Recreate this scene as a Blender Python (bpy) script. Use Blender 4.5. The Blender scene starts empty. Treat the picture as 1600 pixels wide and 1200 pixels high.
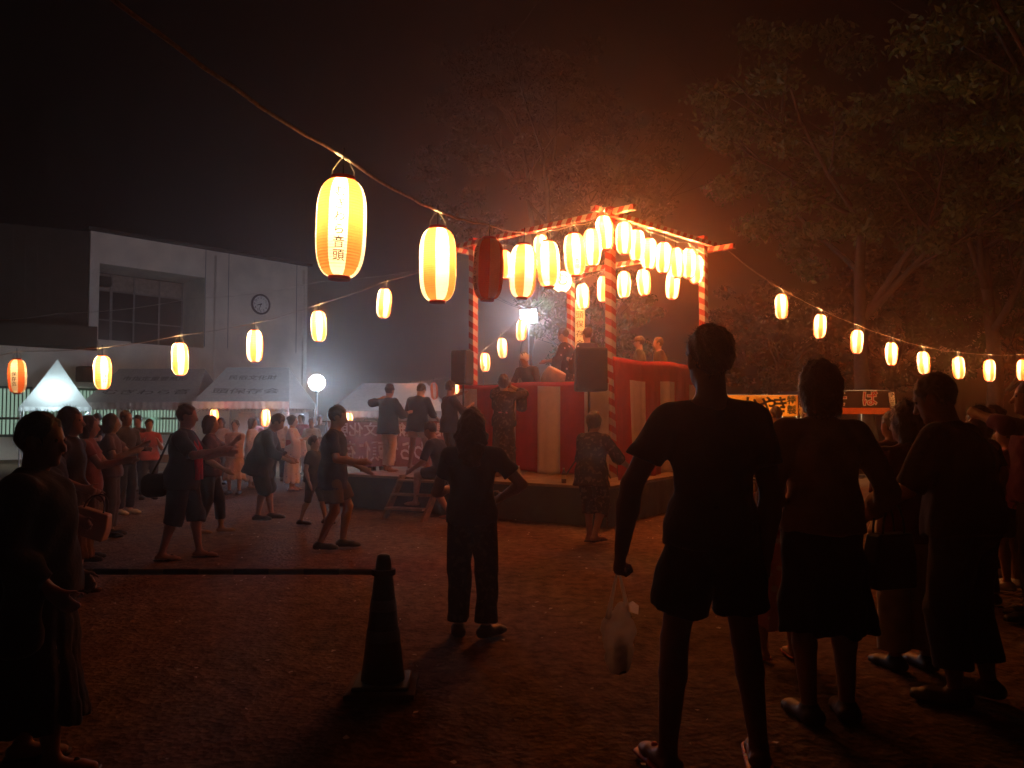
import bpy, bmesh, math, random, time
import numpy as np
from mathutils import Vector, Matrix, Euler
T0 = time.time()
random.seed(11)
SC = bpy.context.scene
COL = SC.collection
PI = math.pi

# ------------------------------------------------------------------ camera, sky, exposure
F_PX, CAM_H, TILT = 1248.0, 1.47, math.atan(55 / 1248.0)
cam_d = bpy.data.cameras.new('camera')
cam_d.sensor_width = 36.0
cam_d.lens = 36.0 * F_PX / 1600.0
cam_d.clip_start, cam_d.clip_end = 0.05, 2000.0
cam = bpy.data.objects.new('camera', cam_d)
cam.location = (0, 0, CAM_H)
cam.rotation_euler = (PI / 2 + TILT, 0, 0)
COL.objects.link(cam)
SC.camera = cam

world = bpy.data.worlds.new('World')
SC.world = world
world.use_nodes = True
wn = world.node_tree.nodes
wl = world.node_tree.links
sky = wn.new('ShaderNodeTexSky')
sky.sky_type = 'NISHITA'
sky.sun_disc = False
sky.sun_elevation = math.radians(-5.0)
sky.sun_rotation = math.radians(200.0)
wl.new(sky.outputs['Color'], wn['Background'].inputs['Color'])
wn['Background'].inputs['Strength'].default_value = 0.04

SC.view_settings.view_transform = 'Standard'
SC.view_settings.look = 'None'
SC.view_settings.exposure = 0.0
SC.view_settings.gamma = 1.0
SC.view_settings.use_curve_mapping = False
SC.render.engine = 'CYCLES'
SC.cycles.use_denoising = True
SC.cycles.denoiser = 'OPENIMAGEDENOISE'
SC.cycles.use_adaptive_sampling = True
SC.cycles.adaptive_threshold = 0.02
SC.cycles.max_bounces = 5
SC.cycles.diffuse_bounces = 2
SC.cycles.glossy_bounces = 2
SC.cycles.transmission_bounces = 4
SC.cycles.volume_bounces = 0
SC.cycles.transparent_max_bounces = 12
SC.cycles.sample_clamp_indirect = 3.0
SC.cycles.use_light_tree = True


def at(px, py, y):
    """a point of the place seen at photo pixel (px, py), y metres in front of the camera"""
    a, b = (px - 800) / F_PX, (600 - py) / F_PX
    c, s = math.cos(TILT), math.sin(TILT)
    k = y / (c - b * s)
    return Vector((a * k, y, CAM_H + (s + b * c) * k))


def ground_at(px, y):
    return Vector(((px - 800) / F_PX * y * (math.cos(TILT)), y, 0))


# ------------------------------------------------------------------ materials
MATS = {}


def new_mat(name):
    m = bpy.data.materials.new(name)
    m.use_nodes = True
    nt = m.node_tree
    nt.nodes.clear()
    out = nt.nodes.new('ShaderNodeOutputMaterial')
    MATS[name] = m
    return m, nt, out


def principled(nt, out, col, rough=0.7, spec=0.3, metal=0.0):
    b = nt.nodes.new('ShaderNodeBsdfPrincipled')
    b.inputs['Base Color'].default_value = (*col, 1)
    b.inputs['Roughness'].default_value = rough
    b.inputs['Specular IOR Level'].default_value = spec
    b.inputs['Metallic'].default_value = metal
    nt.links.new(b.outputs[0], out.inputs['Surface'])
    return b


def mat(name, col, rough=0.7, spec=0.3, metal=0.0, var=0.25, scale=6.0, bump=0.0, bscale=60.0):
    """plain material with a procedural mottling of its own colour and optional fine relief"""
    if name in MATS:
        return MATS[name]
    m, nt, out = new_mat(name)
    b = principled(nt, out, col, rough, spec, metal)
    tc = nt.nodes.new('ShaderNodeTexCoord')
    if var:
        n = nt.nodes.new('ShaderNodeTexNoise')
        n.inputs['Scale'].default_value = scale
        n.inputs['Detail'].default_value = 6
        r = nt.nodes.new('ShaderNodeValToRGB')
        r.color_ramp.elements[0].position = 0.3
        r.color_ramp.elements[1].position = 0.7
        r.color_ramp.elements[0].color = (*[c * (1 - var) for c in col], 1)
        r.color_ramp.elements[1].color = (*[min(1, c * (1 + var)) for c in col], 1)
        nt.links.new(tc.outputs['Object'], n.inputs['Vector'])
        nt.links.new(n.outputs['Fac'], r.inputs['Fac'])
        nt.links.new(r.outputs['Color'], b.inputs['Base Color'])
    if bump:
        n2 = nt.nodes.new('ShaderNodeTexNoise')
        n2.inputs['Scale'].default_value = bscale
        n2.inputs['Detail'].default_value = 5
        bp = nt.nodes.new('ShaderNodeBump')
        bp.inputs['Strength'].default_value = bump
        bp.inputs['Distance'].default_value = 0.02
        nt.links.new(tc.outputs['Object'], n2.inputs['Vector'])
        nt.links.new(n2.outputs['Fac'], bp.inputs['Height'])
        nt.links.new(bp.outputs[0], b.inputs['Normal'])
    return m


def cloth_mat(name, col, trans=0.0, var=0.2, weave=900.0):
    if name in MATS:
        return MATS[name]
    m, nt, out = new_mat(name)
    b = principled(nt, out, col, 0.9, 0.1)
    b.inputs['Sheen Weight'].default_value = 0.12
    tc = nt.nodes.new('ShaderNodeTexCoord')
    n = nt.nodes.new('ShaderNodeTexNoise')
    n.inputs['Scale'].default_value = 9
    n.inputs['Detail'].default_value = 8
    mx = nt.nodes.new('ShaderNodeValToRGB')
    mx.color_ramp.elements[0].position = 0.3
    mx.color_ramp.elements[1].position = 0.75
    mx.color_ramp.elements[0].color = (*[c * (1 - var) for c in col], 1)
    mx.color_ramp.elements[1].color = (*[min(1, c * (1 + var)) for c in col], 1)
    nt.links.new(tc.outputs['Object'], n.inputs['Vector'])
    nt.links.new(n.outputs['Fac'], mx.inputs['Fac'])
    nt.links.new(mx.outputs['Color'], b.inputs['Base Color'])
    w = nt.nodes.new('ShaderNodeTexNoise')
    w.inputs['Scale'].default_value = 45
    bp = nt.nodes.new('ShaderNodeBump')
    bp.inputs['Strength'].default_value = 0.35
    bp.inputs['Distance'].default_value = 0.01
    nt.links.new(tc.outputs['Object'], w.inputs['Vector'])
    nt.links.new(w.outputs['Fac'], bp.inputs['Height'])
    nt.links.new(bp.outputs[0], b.inputs['Normal'])
    if trans:
        t = nt.nodes.new('ShaderNodeBsdfTranslucent')
        nt.links.new(mx.outputs['Color'], t.inputs['Color'])
        ms = nt.nodes.new('ShaderNodeMixShader')
        ms.inputs['Fac'].default_value = trans
        nt.links.new(b.outputs[0], ms.inputs[1])
        nt.links.new(t.outputs[0], ms.inputs[2])
        nt.links.new(ms.outputs[0], out.inputs['Surface'])
    return m


def pattern_mat(name, base, fig, scale=14.0, thr=0.58, kind='noise'):
    """printed cloth: figures of one colour on a ground of another"""
    if name in MATS:
        return MATS[name]
    m, nt, out = new_mat(name)
    b = principled(nt, out, base, 0.9, 0.1)
    tc = nt.nodes.new('ShaderNodeTexCoord')
    if kind == 'noise':
        n = nt.nodes.new('ShaderNodeTexNoise')
        n.inputs['Scale'].default_value = scale
        n.inputs['Detail'].default_value = 2
        fac = n.outputs['Fac']
    elif kind == 'flower':
        n = nt.nodes.new('ShaderNodeTexVoronoi')
        n.inputs['Scale'].default_value = scale
        fac = n.outputs['Distance']
    else:
        n = nt.nodes.new('ShaderNodeTexWave')
        n.bands_direction = 'Z'
        n.inputs['Scale'].default_value = scale
        n.inputs['Distortion'].default_value = 4
        fac = n.outputs['Fac']
    r = nt.nodes.new('ShaderNodeValToRGB')
    r.color_ramp.elements[0].position = thr
    r.color_ramp.elements[1].position = min(1, thr + 0.06)
    c0, c1 = (fig, base) if kind == 'flower' else (base, fig)
    r.color_ramp.elements[0].color = (*c0, 1)
    r.color_ramp.elements[1].color = (*c1, 1)
    nt.links.new(tc.outputs['Object'], n.inputs['Vector'])
    nt.links.new(fac, r.inputs['Fac'])
    nt.links.new(r.outputs['Color'], b.inputs['Base Color'])
    return m


def emit_mat(name, col, strength):
    if name in MATS:
        return MATS[name]
    m, nt, out = new_mat(name)
    e = nt.nodes.new('ShaderNodeEmission')
    e.inputs['Color'].default_value = (*col, 1)
    e.inputs['Strength'].default_value = strength
    m.cycles.emission_sampling = 'NONE'     # the lamp inside does the lighting
    nt.links.new(e.outputs[0], out.inputs['Surface'])
    return m


def paper_mat(name, col, clear=0.22):
    """lantern paper: lets the bulb inside glow through and a share of its light pass"""
    m, nt, out = new_mat(name)
    tl = nt.nodes.new('ShaderNodeBsdfTranslucent')
    df = nt.nodes.new('ShaderNodeBsdfDiffuse')
    tp = nt.nodes.new('ShaderNodeBsdfTransparent')
    tc = nt.nodes.new('ShaderNodeTexCoord')
    n = nt.nodes.new('ShaderNodeTexNoise')
    n.inputs['Scale'].default_value = 55
    n.inputs['Detail'].default_value = 4
    r = nt.nodes.new('ShaderNodeValToRGB')
    r.color_ramp.elements[0].color = (*[c * 0.82 for c in col], 1)
    r.color_ramp.elements[1].color = (*col, 1)
    nt.links.new(tc.outputs['Object'], n.inputs['Vector'])
    nt.links.new(n.outputs['Fac'], r.inputs['Fac'])
    for s in (tl, df):
        nt.links.new(r.outputs['Color'], s.inputs['Color'])
    tp.inputs['Color'].default_value = (col[0], col[1] * 0.74, col[2] * 0.5, 1)     # what passes straight is warmer
    m1 = nt.nodes.new('ShaderNodeMixShader')
    m1.inputs['Fac'].default_value = 0.45
    nt.links.new(tl.outputs[0], m1.inputs[1])
    nt.links.new(df.outputs[0], m1.inputs[2])
    m2 = nt.nodes.new('ShaderNodeMixShader')
    m2.inputs['Fac'].default_value = clear
    nt.links.new(m1.outputs[0], m2.inputs[1])
    nt.links.new(tp.outputs[0], m2.inputs[2])
    nt.links.new(m2.outputs[0], out.inputs['Surface'])
    return m


def stripe_mat(name, c0, c1, period, slant):
    """tape wound round a post that runs along its own z axis"""
    m, nt, out = new_mat(name)
    b = principled(nt, out, c0, 0.45, 0.35)
    tc = nt.nodes.new('ShaderNodeTexCoord')
    sp = nt.nodes.new('ShaderNodeSeparateXYZ')
    nt.links.new(tc.outputs['Object'], sp.inputs[0])
    at2 = nt.nodes.new('ShaderNodeMath'); at2.operation = 'ARCTAN2'
    nt.links.new(sp.outputs['Y'], at2.inputs[0]); nt.links.new(sp.outputs['X'], at2.inputs[1])
    ml = nt.nodes.new('ShaderNodeMath'); ml.operation = 'MULTIPLY'; ml.inputs[1].default_value = slant / (2 * PI)
    nt.links.new(at2.outputs[0], ml.inputs[0])
    dv = nt.nodes.new('ShaderNodeMath'); dv.operation = 'DIVIDE'; dv.inputs[1].default_value = period
    nt.links.new(sp.outputs['Z'], dv.inputs[0])
    ad = nt.nodes.new('ShaderNodeMath'); ad.operation = 'ADD'
    nt.links.new(ml.outputs[0], ad.inputs[0]); nt.links.new(dv.outputs[0], ad.inputs[1])
    fr = nt.nodes.new('ShaderNodeMath'); fr.operation = 'FRACT'
    nt.links.new(ad.outputs[0], fr.inputs[0])
    gt = nt.nodes.new('ShaderNodeMath'); gt.operation = 'GREATER_THAN'; gt.inputs[1].default_value = 0.5
    nt.links.new(fr.outputs[0], gt.inputs[0])
    mx = nt.nodes.new('ShaderNodeMix'); mx.data_type = 'RGBA'
    mx.inputs['A'].default_value = (*c0, 1); mx.inputs['B'].default_value = (*c1, 1)
    nt.links.new(gt.outputs[0], mx.inputs['Factor'])
    nt.links.new(mx.outputs['Result'], b.inputs['Base Color'])
    return m


# ------------------------------------------------------------------ mesh helpers
class MB:
    """collects shapes and links them as one mesh object"""

    def __init__(self):
        self.v, self.f, self.mi = [], [], []

    def add(self, verts, faces, mi=0):
        o = len(self.v)
        self.v += [tuple(p) for p in verts]
        self.f += [tuple(i + o for i in f) for f in faces]
        self.mi += [mi] * len(faces)
        return self

    def box(self, c, s, rz=0.0, mi=0, M=None):
        hx, hy, hz = s[0] / 2, s[1] / 2, s[2] / 2
        cs, sn = math.cos(rz), math.sin(rz)
        vs = []
        for z in (-hz, hz):
            for x, y in ((-hx, -hy), (hx, -hy), (hx, hy), (-hx, hy)):
                p = Vector((x, y, z))
                if M is not None:
                    p = M @ p
                    vs.append((c[0] + p.x, c[1] + p.y, c[2] + p.z))
                else:
                    vs.append((c[0] + x * cs - y * sn, c[1] + x * sn + y * cs, c[2] + z))
        return self.add(vs, [(3, 2, 1, 0), (4, 5, 6, 7), (0, 1, 5, 4), (1, 2, 6, 5), (2, 3, 7, 6), (3, 0, 4, 7)], mi)

    def tube(self, pts, r, n=8, mi=0, r2=None, caps=True):
        pts = [Vector(p) for p in pts]
        rs = r if isinstance(r, (list, tuple)) else [r + ((r2 if r2 is not None else r) - r) * i / max(1, len(pts) - 1) for i in range(len(pts))]
        vs, fs = [], []
        up = None
        for i, p in enumerate(pts):
            d = (pts[min(i + 1, len(pts) - 1)] - pts[max(i - 1, 0)])
            d = d.normalized() if d.length > 1e-9 else Vector((0, 0, 1))
            if up is None:
                up = Vector((0, 0, 1)) if abs(d.z) < 0.9 else Vector((1, 0, 0))
            a = d.cross(up)
            a = a.normalized() if a.length > 1e-6 else d.orthogonal().normalized()
            b = a.cross(d).normalized()
            up = b
            for k in range(n):
                t = 2 * PI * k / n
                vs.append(p + a * (math.cos(t) * rs[i]) + b * (math.sin(t) * rs[i]))
        for i in range(len(pts) - 1):
            for k in range(n):
                k2 = (k + 1) % n
                fs.append((i * n + k, i * n + k2, (i + 1) * n + k2, (i + 1) * n + k))
        if caps:
            fs.append(tuple(range(n))[::-1])
            fs.append(tuple((len(pts) - 1) * n + k for k in range(n)))
        return self.add(vs, fs, mi)

    def lathe(self, prof, n=24, mi=0, c=(0, 0, 0), cap=True):
        vs, fs = [], []
        for r, z in prof:
            for k in range(n):
                t = 2 * PI * k / n
                vs.append((c[0] + r * math.cos(t), c[1] + r * math.sin(t), c[2] + z))
        for i in range(len(prof) - 1):
            for k in range(n):
                k2 = (k + 1) % n
                fs.append((i * n + k, i * n + k2, (i + 1) * n + k2, (i + 1) * n + k))
        if cap:
            fs.append(tuple(range(n))[::-1])
            fs.append(tuple((len(prof) - 1) * n + k for k in range(n)))
        return self.add(vs, fs, mi)

    def mesh(self, name, mats, smooth=False):
        me = bpy.data.meshes.new(name)
        me.from_pydata(self.v, [], self.f)
        for m in (mats if isinstance(mats, (list, tuple)) else [mats]):
            me.materials.append(m)
        if any(self.mi):
            me.polygons.foreach_set('material_index', self.mi)
        if smooth:
            me.polygons.foreach_set('use_smooth', [True] * len(me.polygons))
        me.update()
        return me

    def build(self, name, mats, parent=None, smooth=False, bevel=0.0, **kw):
        o = link(name, self.mesh(name, mats, smooth), parent, **kw)
        if bevel:
            b = o.modifiers.new('bevel', 'BEVEL')
            b.width = bevel
            b.segments = 2
            b.limit_method = 'ANGLE'
        return o


def link(name, data, parent=None, loc=None, rot=None, scale=None, M=None):
    o = bpy.data.objects.new(name, data)
    COL.objects.link(o)
    if parent is not None:
        o.parent = parent
    if M is not None:
        o.matrix_local = M
    if loc is not None:
        o.location = loc
    if rot is not None:
        o.rotation_euler = rot
    if scale is not None:
        o.scale = scale
    return o


def tag(o, label, cat=None, group=None, kind=None):
    if label:
        o['label'] = label
    if cat:
        o['category'] = cat
    if group:
        o['group'] = group
    if kind:
        o['kind'] = kind
    return o


def thing(name, label, cat, loc=(0, 0, 0), rz=0.0, group=None):
    o = bpy.data.objects.new(name, None)
    o.empty_display_size = 0.1
    COL.objects.link(o)
    o.location = loc
    o.rotation_euler = (0, 0, rz)
    return tag(o, label, cat, group)


def light(kind, parent, loc, power, col, size=0.03, **kw):
    d = bpy.data.lights.new('lamp', kind)
    d.energy = power
    d.color = col
    if kind in ('POINT', 'SPOT'):
        d.shadow_soft_size = size
    for k, v in kw.items():
        setattr(d, k, v)
    o = bpy.data.objects.new('lamp', d)
    COL.objects.link(o)
    o.parent = parent
    o.location = loc
    return o


def text_mesh(s, size, bold=0.0, res=2):
    c = bpy.data.curves.new('lettering', 'FONT')
    c.body = s
    c.size = size
    c.align_x = 'CENTER'
    c.align_y = 'CENTER'
    c.resolution_u = res
    c.offset = bold * size
    o = bpy.data.objects.new('lettering_source', c)
    COL.objects.link(o)
    dg = bpy.context.evaluated_depsgraph_get()
    me = bpy.data.meshes.new_from_object(o.evaluated_get(dg))
    bpy.data.objects.remove(o)
    bpy.data.curves.remove(c)
    return me


def text_verts(s, size, bold=0.0):
    """verts (x right, y up) and faces of a line of writing"""
    me = text_mesh(s, size, bold)
    v = [tuple(p.co) for p in me.vertices]
    f = [tuple(p.vertices) for p in me.polygons]
    bpy.data.meshes.remove(me)
    return v, f


def x_at(px, y, z=0.0):
    return (px - 800) / F_PX * (y * math.cos(TILT) + (z - CAM_H) * math.sin(TILT))


# ------------------------------------------------------------------ shared materials
M_dirt, nt, out = new_mat('dirt')
b = principled(nt, out, (0.2, 0.13, 0.085), 0.95, 0.12)
tc = nt.nodes.new('ShaderNodeTexCoord')
n1 = nt.nodes.new('ShaderNodeTexNoise'); n1.inputs['Scale'].default_value = 0.55; n1.inputs['Detail'].default_value = 9; n1.inputs['Roughness'].default_value = 0.65
n2 = nt.nodes.new('ShaderNodeTexNoise'); n2.inputs['Scale'].default_value = 9; n2.inputs['Detail'].default_value = 10; n2.inputs['Roughness'].default_value = 0.7
n3 = nt.nodes.new('ShaderNodeTexVoronoi'); n3.inputs['Scale'].default_value = 26
r1 = nt.nodes.new('ShaderNodeValToRGB')
r1.color_ramp.elements[0].position = 0.32; r1.color_ramp.elements[0].color = (0.15, 0.09, 0.055, 1)
r1.color_ramp.elements[1].position = 0.68; r1.color_ramp.elements[1].color = (0.28, 0.185, 0.12, 1)
r2 = nt.nodes.new('ShaderNodeValToRGB')
r2.color_ramp.elements[0].position = 0.34; r2.color_ramp.elements[0].color = (0.28, 0.27, 0.26, 1)
r2.color_ramp.elements[1].position = 0.62; r2.color_ramp.elements[1].color = (1, 1, 1, 1)
mx = nt.nodes.new('ShaderNodeMix'); mx.data_type = 'RGBA'; mx.blend_type = 'MULTIPLY'; mx.inputs['Factor'].default_value = 1.0
for n in (n1, n2, n3):
    nt.links.new(tc.outputs['Object'], n.inputs['Vector'])
nt.links.new(n1.outputs['Fac'], r1.inputs['Fac']); nt.links.new(n2.outputs['Fac'], r2.inputs['Fac'])
nt.links.new(r1.outputs['Color'], mx.inputs['A']); nt.links.new(r2.outputs['Color'], mx.inputs['B'])
nt.links.new(mx.outputs['Result'], b.inputs['Base Color'])
ad = nt.nodes.new('ShaderNodeMath'); ad.operation = 'MULTIPLY_ADD'; ad.inputs[1].default_value = 0.5
nt.links.new(n3.outputs['Distance'], ad.inputs[0]); nt.links.new(n2.outputs['Fac'], ad.inputs[2])
bp = nt.nodes.new('ShaderNodeBump'); bp.inputs['Strength'].default_value = 0.8; bp.inputs['Distance'].default_value = 0.035
nt.links.new(ad.outputs[0], bp.inputs['Height']); nt.links.new(bp.outputs[0], b.inputs['Normal'])

M_black = mat('black_plastic', (0.01, 0.01, 0.011), 0.6, 0.25)
M_steel = mat('galvanised_steel', (0.45, 0.46, 0.47), 0.4, 0.5, 0.9)
M_dkmetal = mat('dark_metal', (0.03, 0.03, 0.032), 0.5, 0.4, 0.6)
M_wood = mat('bare_wood', (0.2, 0.12, 0.065), 0.75, 0.2, var=0.35, scale=12, bump=0.4)
M_ply = mat('worn_plywood', (0.24, 0.17, 0.11), 0.8, 0.2, var=0.35, scale=5, bump=0.4)
M_tarp = mat('green_tarp', (0.03, 0.05, 0.045), 0.6, 0.3, var=0.35, scale=3, bump=0.6, bscale=9)
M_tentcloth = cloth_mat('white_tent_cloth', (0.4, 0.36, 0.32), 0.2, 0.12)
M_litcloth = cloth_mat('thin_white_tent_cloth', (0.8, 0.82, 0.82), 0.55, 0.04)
M_wall = mat('painted_render_wall', (0.8, 0.73, 0.62), 0.85, 0.2, var=0.16, scale=0.9, bump=0.2, bscale=40)
M_dkwall = mat('dark_brown_cladding', (0.045, 0.036, 0.028), 0.7, 0.25, var=0.3, scale=2)
M_ink = mat('black_ink', (0.012, 0.011, 0.01), 0.8, 0.1)
M_blackcloth = cloth_mat('black_cloth', (0.012, 0.012, 0.014))
M_red = cloth_mat('red_curtain_cloth', (0.5, 0.022, 0.024), 0.25, 0.1)
M_white = cloth_mat('white_curtain_cloth', (0.78, 0.7, 0.68), 0.25, 0.07)
M_paper_w = paper_mat('white_lantern_paper', (0.88, 0.83, 0.72), 0.42)
M_paper_r = paper_mat('red_lantern_paper', (0.86, 0.19, 0.055), 0.42)
M_paper_wt = paper_mat('dimming_white_lantern_paper', (0.88, 0.83, 0.72), 0.085)  # same paper, made to pass less bulb light so the foreground stays dark
M_paper_rt = paper_mat('dimming_red_lantern_paper', (0.86, 0.19, 0.055), 0.085)  # red copy, its passing share cut to dim the light it throws
M_ring_r = mat('red_lantern_ring', (0.55, 0.03, 0.02), 0.35, 0.5, var=0.1)
M_ring_k = mat('black_lantern_ring', (0.02, 0.015, 0.012), 0.4, 0.5)
M_wire = mat('lantern_wire', (0.5, 0.42, 0.3), 0.5, 0.4, 0.5)
M_cord = mat('electric_cord', (0.6, 0.5, 0.4), 0.6, 0.3, var=0.3, scale=40)
M_tape = stripe_mat('red_and_white_tape', (0.4, 0.03, 0.03), (0.56, 0.47, 0.43), 0.21, 1.0)
M_bulb = emit_mat('glowing_bulb', (1.0, 0.72, 0.38), 14.0)
M_deadbulb = mat('dead_bulb', (0.7, 0.66, 0.6), 0.2, 0.6)

# ------------------------------------------------------------------ ground
nx, ny = 150, 130
gx = np.concatenate([[-160, -110, -75, -50, -32, -20, -14], np.linspace(-10, 10, 170), [14, 20, 32, 50, 75, 110, 160]])
gy = np.concatenate([[-60, -30, -14], np.linspace(-3, 18, 170), [20, 23, 27, 33, 46, 60, 85, 120, 180, 260]])
rng = np.random.default_rng(3)
GX, GY = np.meshgrid(gx, gy)
GZ = 0.010 * np.sin(GX * 1.3 + 0.6 * GY) * np.cos(GY * 0.9) + 0.008 * np.sin(GX * 3.1 - GY * 2.3) + rng.normal(0, 0.0035, GX.shape) - 0.012
for _ in range(900):
    fx, fy, fa = rng.uniform(-8, 8), rng.uniform(1.5, 16), rng.uniform(0, 6.28)
    dx, dy = GX - fx, GY - fy
    uu, ww = dx * math.cos(fa) + dy * math.sin(fa), -dx * math.sin(fa) + dy * math.cos(fa)
    GZ = GZ - rng.uniform(0.006, 0.016) * np.exp(-(uu / 0.3) ** 2 - (ww / 0.14) ** 2)
v = np.stack([GX.ravel(), GY.ravel(), GZ.ravel()], 1)
W = len(gx)
I = (np.arange(len(gy) - 1)[:, None] * W + np.arange(W - 1)[None]).ravel()
fc = np.stack([I, I + 1, I + W + 1, I + W], 1)
me = bpy.data.meshes.new('ground')
me.from_pydata(v.tolist(), [], fc.tolist())
me.materials.append(M_dirt)
me.polygons.foreach_set('use_smooth', [True] * len(me.polygons))
tag(link('ground', me), 'trampled bare brown dirt of the festival ground', kind='structure')

# ------------------------------------------------------------------ festival stage: low deck and tower
TA = math.radians(46.0)
U = Vector((math.cos(TA + PI / 2), math.sin(TA + PI / 2), 0))
Vv = Vector((math.cos(TA), math.sin(TA), 0))
NP = Vector((1.575, 12.7, 0))
LU, LV = 3.2, 2.85
DECK_H = 0.55
dA = math.radians(58.0)
dU = Vector((math.cos(dA + PI / 2), math.sin(dA + PI / 2), 0))
dV = Vector((math.cos(dA), math.sin(dA), 0))
D0 = Vector((1.3, 10.95, 0))
DU, DV = 5.0, 6.2

deck = thing('stage_deck', 'low plywood stage deck with dark green tarp skirt under the lantern tower', 'stage', D0, dA + PI / 2)
# local axes of the deck: x along dU, y along -dV
for i in range(7):
    w = DV / 7
    MB().box((DU / 2, -(i + 0.5) * w, DECK_H - 0.02), (DU, w - 0.012, 0.04)).build('deck_board', M_ply, deck, bevel=0.004)
mb = MB()


def skirt(mb, p0, p1, h, folds, amp, seed):
    rr = random.Random(seed)
    p0, p1 = Vector(p0), Vector(p1)
    d = p1 - p0
    nrm = Vector((d.y, -d.x, 0)).normalized()
    ns = folds * 6
    vs = []
    ph = rr.random() * 6
    for j in range(5):
        z = h * (1 - j / 4)
        for i in range(ns + 1):
            t = i / ns
            a = amp * (0.15 + 0.85 * j / 4) * (math.sin(t * folds * 2 * PI + ph) + 0.6 * math.sin(t * folds * 3.3 * PI + 2 * ph))
            q = p0 + d * t + nrm * (a + amp * 1.5)
            vs.append((q.x, q.y, z))
    fs = [(j * (ns + 1) + i, j * (ns + 1) + i + 1, (j + 1) * (ns + 1) + i + 1, (j + 1) * (ns + 1) + i) for j in range(4) for i in range(ns)]
    mb.add(vs, fs)


mb = MB()
skirt(mb, (DU, -0.0, 0), (0, 0, 0), DECK_H - 0.04, 14, 0.012, 1)
mb.build('tarp_skirt', M_tarp, deck, smooth=True)
mb = MB()
skirt(mb, (0, -0.0, 0), (0, -DV, 0), DECK_H - 0.04, 16, 0.012, 2)
mb.build('tarp_skirt', M_tarp, deck, smooth=True)
mb = MB()
skirt(mb, (DU, -DV, 0), (DU, 0, 0), DECK_H - 0.04, 14, 0.012, 4)
mb.build('tarp_skirt', M_tarp, deck, smooth=True)
for x, y in ((0.15, -0.15), (DU - 0.15, -0.15), (0.15, -DV + 0.15), (DU - 0.15, -DV + 0.15), (DU / 2, -0.15), (DU / 2, -DV / 2)):
    MB().box((x, y, (DECK_H - 0.05) / 2), (0.09, 0.09, DECK_H - 0.05)).build('leg', M_wood, deck)

tower = thing('festival_tower', 'open timber festival tower with red and white wound posts above the stage', 'tower', NP + Vector((0, 0, DECK_H)), TA)
# local axes: x along V (to the right post), y along U (to the left post); z from the deck
ZT = 4.87 - DECK_H
ZB = 4.66 - DECK_H
for x, y in ((0, 0), (LV, 0), (0, LU), (LV, LU)):
    p = MB().box((0, 0, 0), (0.125, 0.125, ZT - 0.1)).build('post', M_tape, tower, bevel=0.006, loc=(x, y, (ZT - 0.1) / 2))
    MB().box((0, 0, 0), (0.131, 0.131, 0.1)).build('post_cap', M_ring_r, p, loc=(0, 0, (ZT - 0.1) / 2 + 0.05))
RYX = Matrix.Rotation(PI / 2, 4, 'Y')
RXX = Matrix.Rotation(-PI / 2, 4, 'X')
for y, z in ((-0.125, ZB + 0.06), (LU + 0.125, ZB - 0.04)):
    MB().box((0, 0, 0), (0.085, 0.1, LV + 1.2)).build('beam', M_tape, tower, bevel=0.004, M=Matrix.Translation((LV / 2, y, z)) @ RYX)
for x, z in ((-0.13, ZB + 0.075 + 0.09), (LV + 0.13, ZB + 0.05)):
    MB().box((0, 0, 0), (0.1, 0.085, LU + 1.15)).build('beam', M_tape, tower, bevel=0.004, M=Matrix.Translation((x, LU / 2, z - 0.08)) @ RXX)
# upper floor and its rails
FLOOR2 = 1.5 - DECK_H
for i in range(6):
    w = (LU - 0.2) / 6
    MB().box((LV / 2, 0.1 + (i + 0.5) * w, FLOOR2 - 0.02), (LV - 0.2, w - 0.01, 0.04)).build('floor_board', M_ply, tower, bevel=0.003)
for y in (0.12, LU / 2, LU - 0.12):
    MB().box((LV / 2, y, FLOOR2 - 0.1), (LV - 0.2, 0.1, 0.11)).build('joist', M_wood, tower)
zr_l, zr_r = 2.11 - DECK_H, 2.44 - DECK_H
for (c, s) in (((0, LU / 2, zr_l - 0.03), (0.05, LU - 0.16, 0.05)), ((LV, LU / 2, zr_l - 0.03), (0.05, LU - 0.16, 0.05)),
               ((LV / 2, 0, zr_r - 0.03), (LV - 0.16, 0.05, 0.05)), ((LV / 2, LU, zr_l - 0.03), (LV - 0.16, 0.05, 0.05))):
    MB().box(c, s).build('rail', M_wood, tower, bevel=0.004)


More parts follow.
